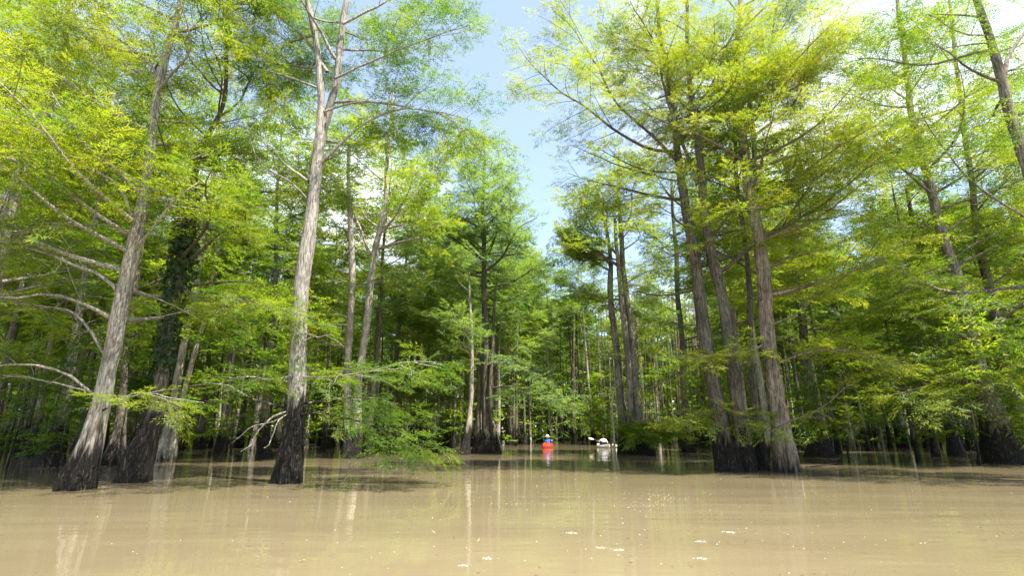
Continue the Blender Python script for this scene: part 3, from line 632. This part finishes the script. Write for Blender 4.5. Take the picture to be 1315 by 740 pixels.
# ------------------------------------------------------------------ the forest: eight kinds of trunk and crown, each tree its own object
def variant(h, r0, z_low, leaf_k, bark_k, nl, Lm, kind='mid', lean=0.02, fl=.75, sc=1.0, shape='cone', sub=2.35, gap=.31):
    z = np.concatenate((np.linspace(-0.3, 2.2, 8), np.linspace(2.9, h, 13)))
    a = R.uniform(0, 6.28)
    P = np.stack((lean * z * math.cos(a) + .05 * np.sin(z * .7), lean * z * math.sin(a) + .05 * np.sin(z * .5 + 1), z), axis=-1)
    r0 *= .72; r = r0 * (1 - 0.93 * np.clip(z / h, 0, 1) ** 0.9) + r0 * fl * np.exp(-np.clip(z, 0, 50) / 0.75)
    tr, wood, sp = MB(), MB(), []
    trunk_tube(tr, P, np.maximum(r, .012), 11, amp=.35)
    for i in range(nl):
        t = (i + R.random()) / nl; zz = z_low + (h * .97 - z_low) * t
        j = int(np.argmin(abs(z - zz)))
        L = Lm * ((1 - t) ** .7 * .85 + .18 if shape == 'cone' else math.sin(math.pi * min(.97, t * .8 + .2)) ** .6) * R.uniform(.65, 1.25)
        Q = auto_limb(P[j], R.uniform(0, 6.28), rad(R.uniform(-5, 25) + 25 * t), L, .12, n=7)
        rb = min(r[j] * .4, .01 + .011 * L)
        tube(wood, Q, np.linspace(rb, .008, 7), 4, cap=False)
        dress(Q, wood if kind == 'mid' else None, sp, rb, sub, gap, sc=sc)
    cb = MB(); put_sprays(cb, sp, kind); n = sum(len(f) for f in cb.f); TRIS[0] += n
    return dict(trunk=tr.mesh('trunk', M[bark_k]), limbs=wood.mesh('limbs', M[bark_k]), crown=cb.mesh('crown', M[leaf_k], False), h=h)
V_ = [variant(18, .26, 6.5, 'leaf_y', 'grey', 38, 3.2), variant(16.5, .20, 5.5, 'leaf_g', 'dark', 38, 2.9), variant(19, .24, 7.5, 'leaf_y', 'pale', 36, 3.1, shape='round'),
      variant(17.5, .27, 7.0, 'leaf_b', 'dark', 38, 3.2), variant(14, .13, 6.5, 'leaf_g', 'grey', 30, 2.2),
      variant(15, .18, 7.5, 'leaf_g', 'dark', 32, 2.4, shape='round'), variant(16, .17, 8.5, 'leaf_y', 'pale_dry', 30, 2.3, shape='round'), variant(16, .14, 8.5, 'leaf_y', 'dark', 26, 2.0, shape='round'),
      variant(17, .16, 9.0, 'leaf_g', 'pale', 28, 2.2, shape='round')]
V_SAP = [variant(6.5, .05, 1.2, 'leaf_g', 'dark', 22, 1.9, fl=.5, shape='round', sub=2.6, gap=.36), variant(5.0, .045, 0.9, 'leaf_y', 'dark', 18, 1.7, fl=.5, shape='round', sub=2.6, gap=.36),
         variant(8.0, .07, 1.8, 'leaf_g', 'grey', 26, 2.2, fl=.5, shape='round', sub=3.6, gap=.29)]
protos = {}
def plant(v, x, y, rz, sc, name, label, group):
    root = tag(link(name, None, loc=(x, y, 0)), label, 'tree', group)
    root.rotation_euler = (R.gauss(0, .025), R.gauss(0, .025), rz); root.scale = (sc, sc, sc)
    if id(v) not in protos:
        protos[id(v)] = [link(k, v[k], root) for k in ('trunk', 'limbs', 'crown')]; tag(protos[id(v)][1], kind='stuff')
    else:
        for p in protos[id(v)]:
            o = p.copy(); C.objects.link(o); o.parent = root
    return root
taken = [(o.location.x, o.location.y, 1.6) for o in C.objects if o.parent is None and o.type == 'EMPTY']
taken += [(6.6 + .37 * h_, 39 - .28 * h_, 3.4) for h_ in (0, 5, 10, 15)] + [(2.6 + .37 * h_, 38 - .28 * h_, 2.8) for h_ in (0, 5, 10, 15)]      # the kayaks and the gap that lets the sun down to them
def free(x, y, d):
    return all((x - a) ** 2 + (y - b) ** 2 > max(d, c) ** 2 for a, b, c in taken)
def allowed(x, y):
    """keep the open water and the channel that the kayaks are in clear"""
    if y < 17: return False
    px = 657.5 + FPX * x / (y * CP)
    if abs(px - 657.5) > 900: return False
    left = np.interp(y, [17, 22, 29, 38, 46, 60], [-9.5, -8.0, -4.5, -1.0, 1.5, 2.0])
    right = np.interp(y, [17, 22, 29, 38, 46, 60], [9.5, 9.5, 9.5, 10.5, 8.5, 5.0])
    return x < left or x > right or y > 47
def lab(x, y):
    px = 657.5 + FPX * x / (y * CP)
    if y > 47: return ('slim trunk among the many crowded trees closing off the far end of the channel', 'crowded trees at the far end of the channel') if 480 < px < 900 else \
        (('thin distant trunk deep in the flooded woods of the left bank', 'distant trees deep in the left bank') if px <= 480 else ('thin distant trunk deep in the flooded woods of the right bank', 'distant trees deep in the right bank'))
    return ('medium tree in the flooded woods behind the front row of the left bank', 'trees behind the front row of the left bank') if x < 0 else \
        ('medium tree in the flooded woods behind the front row of the right bank', 'trees behind the front row of the right bank')
n_t = 0; placed = []
def scatter(n, yr, dmin, vs, scr, name='cypress_tree'):
    global n_t
    k = 0
    for _ in range(n * 30):
        if k >= n: break
        y = yr[0] + (yr[1] - yr[0]) * R.random(); x = R.uniform(-1.12, 1.12) * y
        if not allowed(x, y) or not free(x, y, dmin): continue
        l, gname = lab(x, y)
        if name == 'sapling': l, gname = l.replace('medium tree', 'leafy low sapling').replace('thin distant trunk', 'small leafy sapling').replace('slim trunk', 'low leafy sapling'), 'saplings: ' + gname
        v = R.choice(vs); o = plant(v, x, y, R.uniform(0, 6.28), R.uniform(*scr), name, l, gname); placed.append((o, v, x, y, name))
        taken.append((x, y, dmin)); k += 1; n_t += 1
scatter(42, (18, 32), 2.1, V_, (.8, 1.05))
scatter(100, (32, 47), 1.45, V_[3:], (.8, 1.1))
scatter(122, (47, 66), 1.2, V_[3:], (.95, 1.25))
scatter(10, (18, 32), 1.5, V_SAP, (.8, 1.1), 'sapling')
scatter(6, (30, 60), 1.5, V_SAP, (.9, 1.3), 'sapling')
# each tree of the middle distance is told by what it stands between
REF = [(-400, 'left picture edge'), (98, 'leaning pale tree'), (172, 'ivy-covered dark tree'), (209, 'whitish forked trunk'), (369, 'tall grey tree'), (451, 'twin-lead pale tree'), (624, 'broad central tree'),
       (703, 'red kayak'), (773, 'white kayak'), (818, 'three-lead tree'), (945, 'near right-hand clump'), (1052, 'stout black-footed tree'), (1229, 'lone black-footed tree'), (1292, 'big right-edge tree'), (1700, 'right picture edge')]
ORD = 'first second third fourth fifth sixth seventh eighth ninth tenth eleventh twelfth thirteenth fourteenth fifteenth sixteenth seventeenth eighteenth nineteenth twentieth'.split()
ORD += ['twenty-' + w for w in ORD[:9]]
bins = {}
for o, v, x, y, nm in placed:
    if y > 47: continue
    px = 657.5 + FPX * x / (y * CP); k = max(i for i in range(len(REF) - 1) if px >= REF[i][0] or i == 0)
    tone = v['trunk'].materials[0].name.split('_')[0] if nm != 'sapling' else 'sapling'
    bins.setdefault((k, tone), []).append((px, o))
for (k, tone), lst in bins.items():
    lst.sort(key=lambda t: t[0])
    for i, (px, o) in enumerate(lst):
        what = 'low leafy sapling' if tone == 'sapling' else '%s trunk' % tone.replace('dry', 'whitish')
        o['label'] = ('%s %s from left behind and between %s and %s' % (ORD[i], what, REF[k][1], REF[k + 1][1])) if len(lst) > 1 else 'only %s standing behind and between %s and %s' % (what, REF[k][1], REF[k + 1][1])
print('trees', n_t)
# leafy bushes that hang over the water at the left edge
for px, Y, sc, l in ((18, 16.0, .62, 'low dark green sapling leaning over the shaded water at the left edge'), (84, 15.0, .5, 'small green sapling touching the water just left of the leaning pale trunk')):
    p = at(px, 556, Y); plant(V_SAP[1 if sc > .6 else 0], p[0], Y, 1.0 + px, sc, 'sapling', l, None)

# far woods: what lies beyond the trees one can tell apart
def far_woods():
    tb, cb = MB(), MB()
    for _ in range(800):
        y = R.uniform(64, 115); x = R.uniform(-1.2, 1.2) * y; h = R.uniform(15, 21)
        P = np.array([(x, y, -.2), (x + .05, y, 1.0), (x + R.gauss(0, .15), y, h * .5), (x + R.gauss(0, .3), y, h)])
        tube(tb, P, (.36, .17, .12, .03), 5)
    for _ in range(560):      # the slim stems between the trees one can tell apart, past the three hundred that show largest
        y = R.uniform(36, 66); x = R.uniform(-1.15, 1.15) * y
        if not allowed(x, y) or not free(x, y, .7): continue
        h = R.uniform(11, 16); r = R.uniform(.05, .11)
        tube(tb, np.array([(x, y, -.2), (x + .02, y, .8), (x + R.gauss(0, .12), y, h * .5), (x + R.gauss(0, .25), y, h)]), (r * 2.3, r * 1.15, r * .8, .02), 6)
    n = 34000
    y = rng.uniform(72, 115, n); x = rng.uniform(-1.2, 1.2, n) * y; z = -.3 + 19.5 * rng.random(n) + 1.5 * np.sin(x * .35) + 1.2 * np.sin(x * .9 + y)
    ok = (z > 4) | (rng.random(n) < .9); y, x, z = y[ok], x[ok], z[ok]
    sp = [((x[i], y[i], max(.25, z[i])), (math.cos(a), math.sin(a), -.1), (R.gauss(0, .6), R.gauss(0, .6), 1), 2.7) for i, a in enumerate(rng.uniform(0, 6.28, len(z)))]
    put_sprays(cb, sp, 'far')
    sp = []
    for _ in range(9000):      # low leaf between the stems
        y = R.uniform(34, 72); x = R.uniform(-1.15, 1.15) * y
        if allowed(x, y) and math.sin(x * .8 + 1.3 * math.sin(y * .5)) + math.sin(y * .9) > -.5: sp.append(((x, y, R.uniform(.4, 6.5)), (R.gauss(0, 1), R.gauss(0, 1), -.1), (R.gauss(0, .35), R.gauss(0, .35), 1), R.uniform(.9, 1.6)))
    put_sprays(cb, sp, 'far')
    o = link('far_woods', tb.mesh('far_trunks', M['dark'])); tag(o, 'unbroken mass of distant flooded woods', 'woods', kind='stuff')
    tag(link('foliage', cb.mesh('far_foliage', M['leaf_y'], False), o), kind='stuff')
far_woods()

# ------------------------------------------------------------------ two kayaks, their paddlers and paddles
def skin_obj(name, mat, verts, edges, radii, parent, levels=1):
    me = bpy.data.meshes.new(name); me.from_pydata([tuple(v) for v in verts], edges, []); me.materials.append(mat)
    o = link(name, me, parent)
    md = o.modifiers.new('skin', 'SKIN'); md.use_smooth_shade = True
    sv = me.skin_vertices[0].data
    for i, r in enumerate(radii): sv[i].radius = (r, r) if not isinstance(r, tuple) else r
    sv[0].use_root = True
    sb = o.modifiers.new('smooth', 'SUBSURF'); sb.levels = sb.render_levels = levels
    return o
def kayak(label, loc, rz, hull_m, trim_m):
    root = tag(link('kayak', None, loc=loc), label, 'kayak', 'kayaks on the channel'); root.rotation_euler.z = rz; root.scale = (.9, .9, .9)
    mb = MB(); n, k = 25, 16; rows = []
    for i in range(n):
        u = i / (n - 1) * 2 - 1; w = .31 * (1 - abs(u) ** 2.4) ** .8 + .004; top = .20 + .10 * abs(u) ** 2.5; bot = -.10 + .16 * abs(u) ** 4
        ring = []
        for j in range(k):
            a = 2 * math.pi * j / k; cx, cz = math.cos(a), math.sin(a)
            ring.append((w * math.copysign(abs(cx) ** .7, cx), u * 1.6, (top - .06 + .06 * cz if cz > 0 else (top - .06) + (top - .06 - bot) * cz)))
        rows.append(ring)
    V = np.array(rows).reshape(-1, 3); i = np.arange(n - 1)[:, None] * k; j = np.arange(k)[None, :]; j2 = (j + 1) % k
    F = np.stack((i + j, i + j2, i + k + j2, i + k + j), axis=-1)
    keep = np.ones((n - 1, k), bool); keep[9:16, 3:5] = False; keep[9:16, 2:6] = False       # the open cockpit
    mb.add(V, F[keep]); link('hull', mb.mesh('hull', hull_m), root)
    th = np.linspace(0, 2 * math.pi, 29); rim = np.stack((.25 * np.cos(th), .02 + .50 * np.sin(th), .205 + 0 * th), axis=-1)
    mb = MB(); tube(mb, rim, .018, 6, cap=False); link('cockpit_rim', mb.mesh('cockpit_rim', trim_m), root)
    mb = MB(); tube(mb, [(-.2, -.28, .08), (-.2, -.30, .40)], .02, 5); tube(mb, [(.2, -.28, .08), (.2, -.30, .40)], .02, 5)
    q = np.array([(-.2, -.29, .1), (.2, -.29, .1), (.2, -.31, .4), (-.2, -.31, .4), (-.2, -.26, .1), (.2, -.26, .1), (.2, -.28, .4), (-.2, -.28, .4)])
    mb.add(q, [(0, 3, 2, 1), (4, 5, 6, 7), (0, 1, 5, 4), (3, 7, 6, 2)]); link('seat_back', mb.mesh('seat_back', trim_m, False), root)
    mb = MB(); mb.add([(-.2, -.27, .06), (.2, -.27, .06), (.2, .15, .06), (-.2, .15, .06), (-.2, -.27, .0), (.2, -.27, .0), (.2, .15, .0), (-.2, .15, .0)],
                      [(0, 1, 2, 3), (4, 7, 6, 5), (0, 4, 5, 1), (2, 6, 7, 3), (1, 5, 6, 2), (0, 3, 7, 4)]); link('seat', mb.mesh('seat', trim_m, False), root)
    for yy in (1.42, -1.42):
        mb = MB(); t = np.linspace(0, math.pi, 9); tube(mb, np.stack((.07 * np.cos(t), np.full(9, yy), .27 + .06 * np.sin(t)), axis=-1), .010, 5); link('carry_handle', mb.mesh('carry_handle', trim_m), root)
    return root
def paddler(label, loc, rz, hands, skin_m, shirt_m, pants_m, vest_m, vest_top=1.0, hat_m=None, hair_m=None):
    """a person sitting in a kayak, legs stretched forward (+y), both hands on the shaft"""
    root = tag(link('person', None, loc=loc), label, 'person'); root.rotation_euler.z = rz; root.scale = (.9, .9, .9)
    Vb, Eb, Rb = [], [], []
    def chain(pts, start=None):
        prev = start
        for p, r in pts:
            Vb.append(p); Rb.append(r); k = len(Vb) - 1
            if prev is not None: Eb.append((prev, k))
            prev = k
        return prev
    hp = chain([((0, -.10, .16), (.15, .11))]); ch = chain([((0, -.12, .34), (.13, .10)), ((0, -.10, .52), (.155, .105)), ((0, -.085, .62), (.10, .075))], hp)
    hd = chain([((0, -.07, .685), .055), ((0, -.045, .755), (.070, .078)), ((0, -.05, .835), (.078, .092)), ((0, -.06, .895), .055)], ch)
    chain([((0, .045, .79), .017), ((0, .062, .775), .012)], len(Vb) - 3)                        # nose
    arms = []
    for sgn, H in zip((-1, 1), hands):
        H = np.array(H); sh = np.array((sgn * .185, -.09, .575)); el = (sh + H) / 2 + np.array((sgn * .09, -.05, -.10))
        w = H + (el - H) / np.linalg.norm(el - H) * .09
        k = chain([(tuple(sh), .062), (tuple(el), .046), (tuple(w), .030), (tuple(H), (.022, .040))], ch - 1)
        arms.append((sh, el, w))
        for f, (dx, l) in enumerate(((-.033, .055), (-.011, .065), (.011, .060), (.033, .048))):  # fingers closed round the shaft
            b0 = H + np.array((dx, .03, .012)); chain([(tuple(b0), .0095), (tuple(b0 + np.array((0, .030, -.012)) * l / .06), .009), (tuple(b0 + np.array((0, .022, -.046)) * l / .06), .008)], k)
        chain([(tuple(H + np.array((-sgn * .048, .0, -.008))), .011), (tuple(H + np.array((-sgn * .045, .03, -.034))), .009)], k)
    legs = []
    for sgn in (-1, 1):
        L = [((sgn * .10, .02, .15), .085), ((sgn * .15, .42, .20), .062), ((sgn * .12, .80, .09), .042), ((sgn * .13, .86, .14), .035)]
        chain(L, hp); legs.append(L)
    skin_obj('body', skin_m, Vb, Eb, Rb, root)
    v = [(0, -.10, .17), (0, -.12, .34), (0, -.10, .52), (0, -.085, .615)]; e = [(0, 1), (1, 2), (2, 3)]; r = [(.165, .125), (.145, .115), (.170, .118), (.112, .085)]
    for (sh, el, w) in arms:
        k = len(v); v += [tuple(sh), tuple(el), tuple(el * .25 + w * .75)]; e += [(2, k), (k, k + 1), (k + 1, k + 2)]; r += [.074, .058, .042]
    skin_obj('shirt', shirt_m, v, e, r, root)
    v = [(0, -.08, .15)]; e = []; r = [(.165, .10)]
    for L in legs:
        k = len(v); v += [L[0][0], L[1][0], tuple(np.array(L[1][0]) * .7 + np.array(L[2][0]) * .3)]; e += [(0, k), (k, k + 1), (k + 1, k + 2)]; r += [.095, .074, .066]
    skin_obj('trousers', pants_m, v, e, r, root)
    # life vest: a padded shell round the chest, open at neck and arms
    mb = MB(); th = np.arange(20) * 2 * math.pi / 20; rows = []
    for z, a, b in ((.20, .18, .14), (.30, .195, .16), (.42, .20, .17), (.50, .195, .165), (.56, .15, .14)):
        rows.append(np.stack((a * np.cos(th), -.105 + b * np.sin(th), np.full(20, .20 + (z - .20) * vest_top)), axis=-1))
    V = np.array(rows).reshape(-1, 3); i = np.arange(4)[:, None] * 20; j = np.arange(20)[None, :]; j2 = (j + 1) % 20
    F = np.stack((i + j, i + j2, i + 20 + j2, i + 20 + j), axis=-1); keep = np.ones((4, 20), bool); keep[2:, [19, 0, 9, 10]] = False
    mb.add(V, F[keep]); o = link('life_vest', mb.mesh('life_vest', vest_m), root)
    sd = o.modifiers.new('padding', 'SOLIDIFY'); sd.thickness = .03; sd.offset = 1
    for sgn in (-1, 1):
        mb = MB(); t = np.linspace(0, 2 * math.pi, 9)[:-1]
        tube(mb, [(sgn * .028, .028, .815), (sgn * .028, .041, .815)], .011, 8); link('eye', mb.mesh('eye', M['dark_trim']), root)
    def cap_mesh(rows_):
        mb = MB(); V = np.concatenate([np.stack((a * np.cos(th), -.052 + b * np.sin(th), np.full(20, z)), axis=-1) for z, a, b in rows_]); n = len(rows_)
        i = np.arange(n - 1)[:, None] * 20; mb.add(V, np.stack((i + j, i + j2, i + 20 + j2, i + 20 + j), axis=-1).reshape(-1, 4)); return mb
    if hair_m:
        mb = cap_mesh([(.745, .070, .075), (.80, .090, .10), (.86, .093, .107), (.91, .075, .088), (.935, .035, .04), (.94, .001, .001)]); V = mb.v[0]
        V[:, 1] = np.where((V[:, 2] < .85) & (V[:, 1] > -.02), -.02, V[:, 1]); link('hair', mb.mesh('hair', hair_m), root)
    if hat_m:
        mb = cap_mesh([(.845, .20, .215), (.862, .16, .17), (.868, .098, .112), (.90, .096, .11), (.955, .085, .10), (.975, .055, .06), (.978, .001, .001)]); o = link('sun_hat', mb.mesh('sun_hat', hat_m), root)
        sd = o.modifiers.new('felt', 'SOLIDIFY'); sd.thickness = .008
    return root
def paddle(label, loc, rz, a, b, shaft_m, blade_m):
    """double-bladed paddle whose shaft runs through the two hand points"""
    root = tag(link('paddle', None, loc=loc), label, 'paddle'); root.rotation_euler.z = rz; root.scale = (.9, .9, .9)
    a, b = np.array(a), np.array(b); c = (a + b) / 2; d = norm(b - a)
    mb = MB(); tube(mb, np.array([c - d * .78, c, c + d * .78]), .015, 8); link('shaft', mb.mesh('shaft', shaft_m), root)
    for s in (-1, 1):
        mb = MB(); w0 = norm(np.cross(d, (0, 1, 0))); up = norm(np.cross(d, w0)); rows = []
        prof = ((.70, .016), (.78, .04), (.88, .062), (1.0, .070), (1.10, .06), (1.16, .03))
        for side in (.006, -.006):
            for t, w in prof: rows += [c + d * s * t + w0 * w + up * side, c + d * s * t + up * side * 2.2, c + d * s * t - w0 * w + up * side]
        F = []; m = len(prof)
        for lay in (0, 1):
            for i in range(m - 1):
                for q in (0, 1):
                    p = lay * m * 3 + i * 3 + q; F.append((p, p + 1, p + 4, p + 3))
        for i in range(m - 1):
            for q in (0, 2): p = i * 3 + q; F.append((p, p + 3, p + 3 + m * 3, p + m * 3))
        e0 = (m - 1) * 3
        for q in (0, 1): F.append((e0 + q, e0 + q + 1, e0 + q + 1 + m * 3, e0 + q + m * 3))
        mb.add(rows, F); link('blade', mb.mesh('blade', blade_m), root)
M['red'] = plain('red_plastic', (0.55, 0.03, 0.028), 0.3); M['white_hull'] = plain('white_plastic', (0.78, 0.77, 0.80), 0.3); M['dark_trim'] = plain('dark_trim', (0.02, 0.02, 0.022), 0.5)
M['skin'] = plain('skin', (0.50, 0.29, 0.20), 0.5); M['blue'] = plain('blue_cloth', (0.03, 0.10, 0.52), 0.8); M['white_cloth'] = plain('white_cloth', (0.78, 0.78, 0.80), 0.85); M['navy'] = plain('navy_cloth', (0.016, 0.022, 0.06), 0.8)
M['straw'] = plain('pale_hat', (0.75, 0.70, 0.56), 0.85); M['brown_hair'] = plain('auburn_hair', (0.16, 0.045, 0.02), 0.7); M['wood_blade'] = plain('pale_blade', (0.62, 0.52, 0.38), 0.5); M['orange'] = plain('orange_trim', (0.75, 0.22, 0.02), 0.4)
k1 = at(703, 556, 38); k1 = (k1[0], 38, 0.0); r1 = -.28
k2 = at(774, 556, 39); k2 = (k2[0], 39, 0.0); r2 = .12
h1 = ((-.22, .22, .38), (.30, .20, .56)); h2 = ((-.26, .20, .50), (.34, .16, .34))
kayak('red kayak with an orange rim seen nearly end on in the channel', k1, r1, M['red'], M['orange'])
paddler('person in a wide pale hat and bright blue shirt paddling the red kayak', k1, r1, h1, M['skin'], M['blue'], M['navy'], M['blue'], hat_m=M['straw'])
paddle('dark paddle held across the lap in the red kayak', k1, r1, h1[0], h1[1], M['dark_trim'], M['dark_trim'])
kayak('white kayak seen nearly end on near the three-lead tree', k2, r2, M['white_hull'], M['dark_trim'])
paddler('person with reddish hair, white shirt and navy vest paddling the white kayak', k2, r2, h2, M['skin'], M['white_cloth'], M['navy'], M['navy'], vest_top=.62, hair_m=M['brown_hair'])
paddle('paddle with pale blade dipped to the right of the white kayak', k2, r2, h2[0], h2[1], M['dark_trim'], M['wood_blade'])

# ------------------------------------------------------------------ foam on the water, a drifting stick
M['foam'] = plain('foam', (0.46, 0.44, 0.38), 0.35)
def dome(mb, x, y, r, h, k=7):
    th = np.arange(k) * 2 * math.pi / k + R.random(); e = R.uniform(.75, 1.3)
    V = [(x + r * e * math.cos(t), y + r / e * math.sin(t), -.001) for t in th] + [(x + .6 * r * e * math.cos(t), y + .6 * r / e * math.sin(t), h * .8) for t in th] + [(x, y, h)]
    F4 = [(i, (i + 1) % k, k + (i + 1) % k, k + i) for i in range(k)]; F3 = [(k + i, k + (i + 1) % k, 2 * k) for i in range(k)]
    n = mb.n; mb.add(V, F4); mb.v.append(np.zeros((0, 3))); mb.f.append(np.array(F3) + n); mb.m.append(np.zeros(len(F3), np.int32))
for px, py, l in ((733, 685, 'largest white foam patch below the red kayak, mid water'), (626, 718, 'white foam patch lowest and left of centre'), (795, 707, 'small white foam patch below the white kayak'), (772, 704, 'faint foam patch just left of the one below the white kayak'),
                  (937, 684, 'white foam patch farthest right, below the near right-hand clump'), (900, 696, 'white foam patch second from the right below the clump'), (899, 718, 'foam patch nearest the boat on the right half'), (596, 727, 'small foam patch at the lower edge left of centre')):
    Y = base_dist(py); p = at(px, py, Y); mb = MB(); sc = .006 + .0009 * Y
    for _ in range(34): dome(mb, R.gauss(0, sc * 2.6), R.gauss(0, sc * 2.0), sc * R.choice((.15, .2, .25, .35, .6)), sc * R.uniform(.04, .12))
    tag(link('foam_patch', mb.mesh('foam_patch', M['foam']), loc=(p[0], p[1], 0.001)), l, 'foam', 'foam patches drifting on the water')
mb = MB()
for _ in range(260):
    c = R.choice(((835, 642, 26, 5), (700, 640, 120, 20), (640, 630, 160, 18), (560, 672, 260, 40), (850, 668, 160, 30), (280, 690, 260, 40), (1100, 690, 150, 40)))
    px, py = R.gauss(c[0], c[2]), max(612, R.gauss(c[1], c[3]))
    if py > 760: continue
    Y = base_dist(py); p = at(px, py, Y); dome(mb, p[0], p[1], (.003 + .00045 * Y) * R.uniform(.4, 1.3) * R.choice((.6, .8, 1, 1, 1.4)), .002 + .0002 * Y, 5)
tag(link('foam_specks', mb.mesh('foam_specks', M['foam'])), 'tiny white foam specks scattered over the brown water', 'foam', kind='stuff')
mb = MB()
for _ in range(900):      # leaf scraps and needles drifting in loose lines
    Y = R.uniform(2.6, 15) ; k_ = R.randrange(9); Y = Y if R.random() < .4 else 3 + 1.35 * k_ + R.gauss(0, .12)
    x = R.uniform(-1, 1) * Y; y = Y + .06 * x + .15 * math.sin(x * 1.3 + k_); a, l = R.uniform(0, 3.14), R.uniform(.006, .022) * (.6 + .06 * Y); w = l * R.uniform(.15, .5)
    c_, s_ = math.cos(a), math.sin(a)
    mb.add([(x + c_ * l, y + s_ * l, .004), (x - s_ * w, y + c_ * w, .006), (x - c_ * l, y - s_ * l, .004), (x + s_ * w, y - c_ * w, .003)], [(0, 1, 2, 3)])
tag(link('leaf_litter', mb.mesh('leaf_litter', plain('brown_litter', (0.12, 0.085, 0.035), .7), False)), 'tiny leaf scraps drifting on the brown water', 'litter', kind='stuff')
P = np.array([at(px, py, base_dist(py)) for px, py in ((1035, 601), (1052, 600), (1070, 598), (1086, 597))]); P[:, 2] = (.0, .03, .035, -.01)
mb = MB(); o = P[0].copy(); tube(mb, resample(P - o, 12), np.linspace(.022, .008, 12), 7); tag(link('floating_branch', mb.mesh('floating_branch', M['dark']), loc=o), 'thin bare branch floating beside the near right-hand clump', 'branch')

print('leaf tris', TRIS[0], 'all', sum(len(m.loops) - 2 * len(m.polygons) for m in bpy.data.meshes), 'script', round(time.time() - T0, 1))
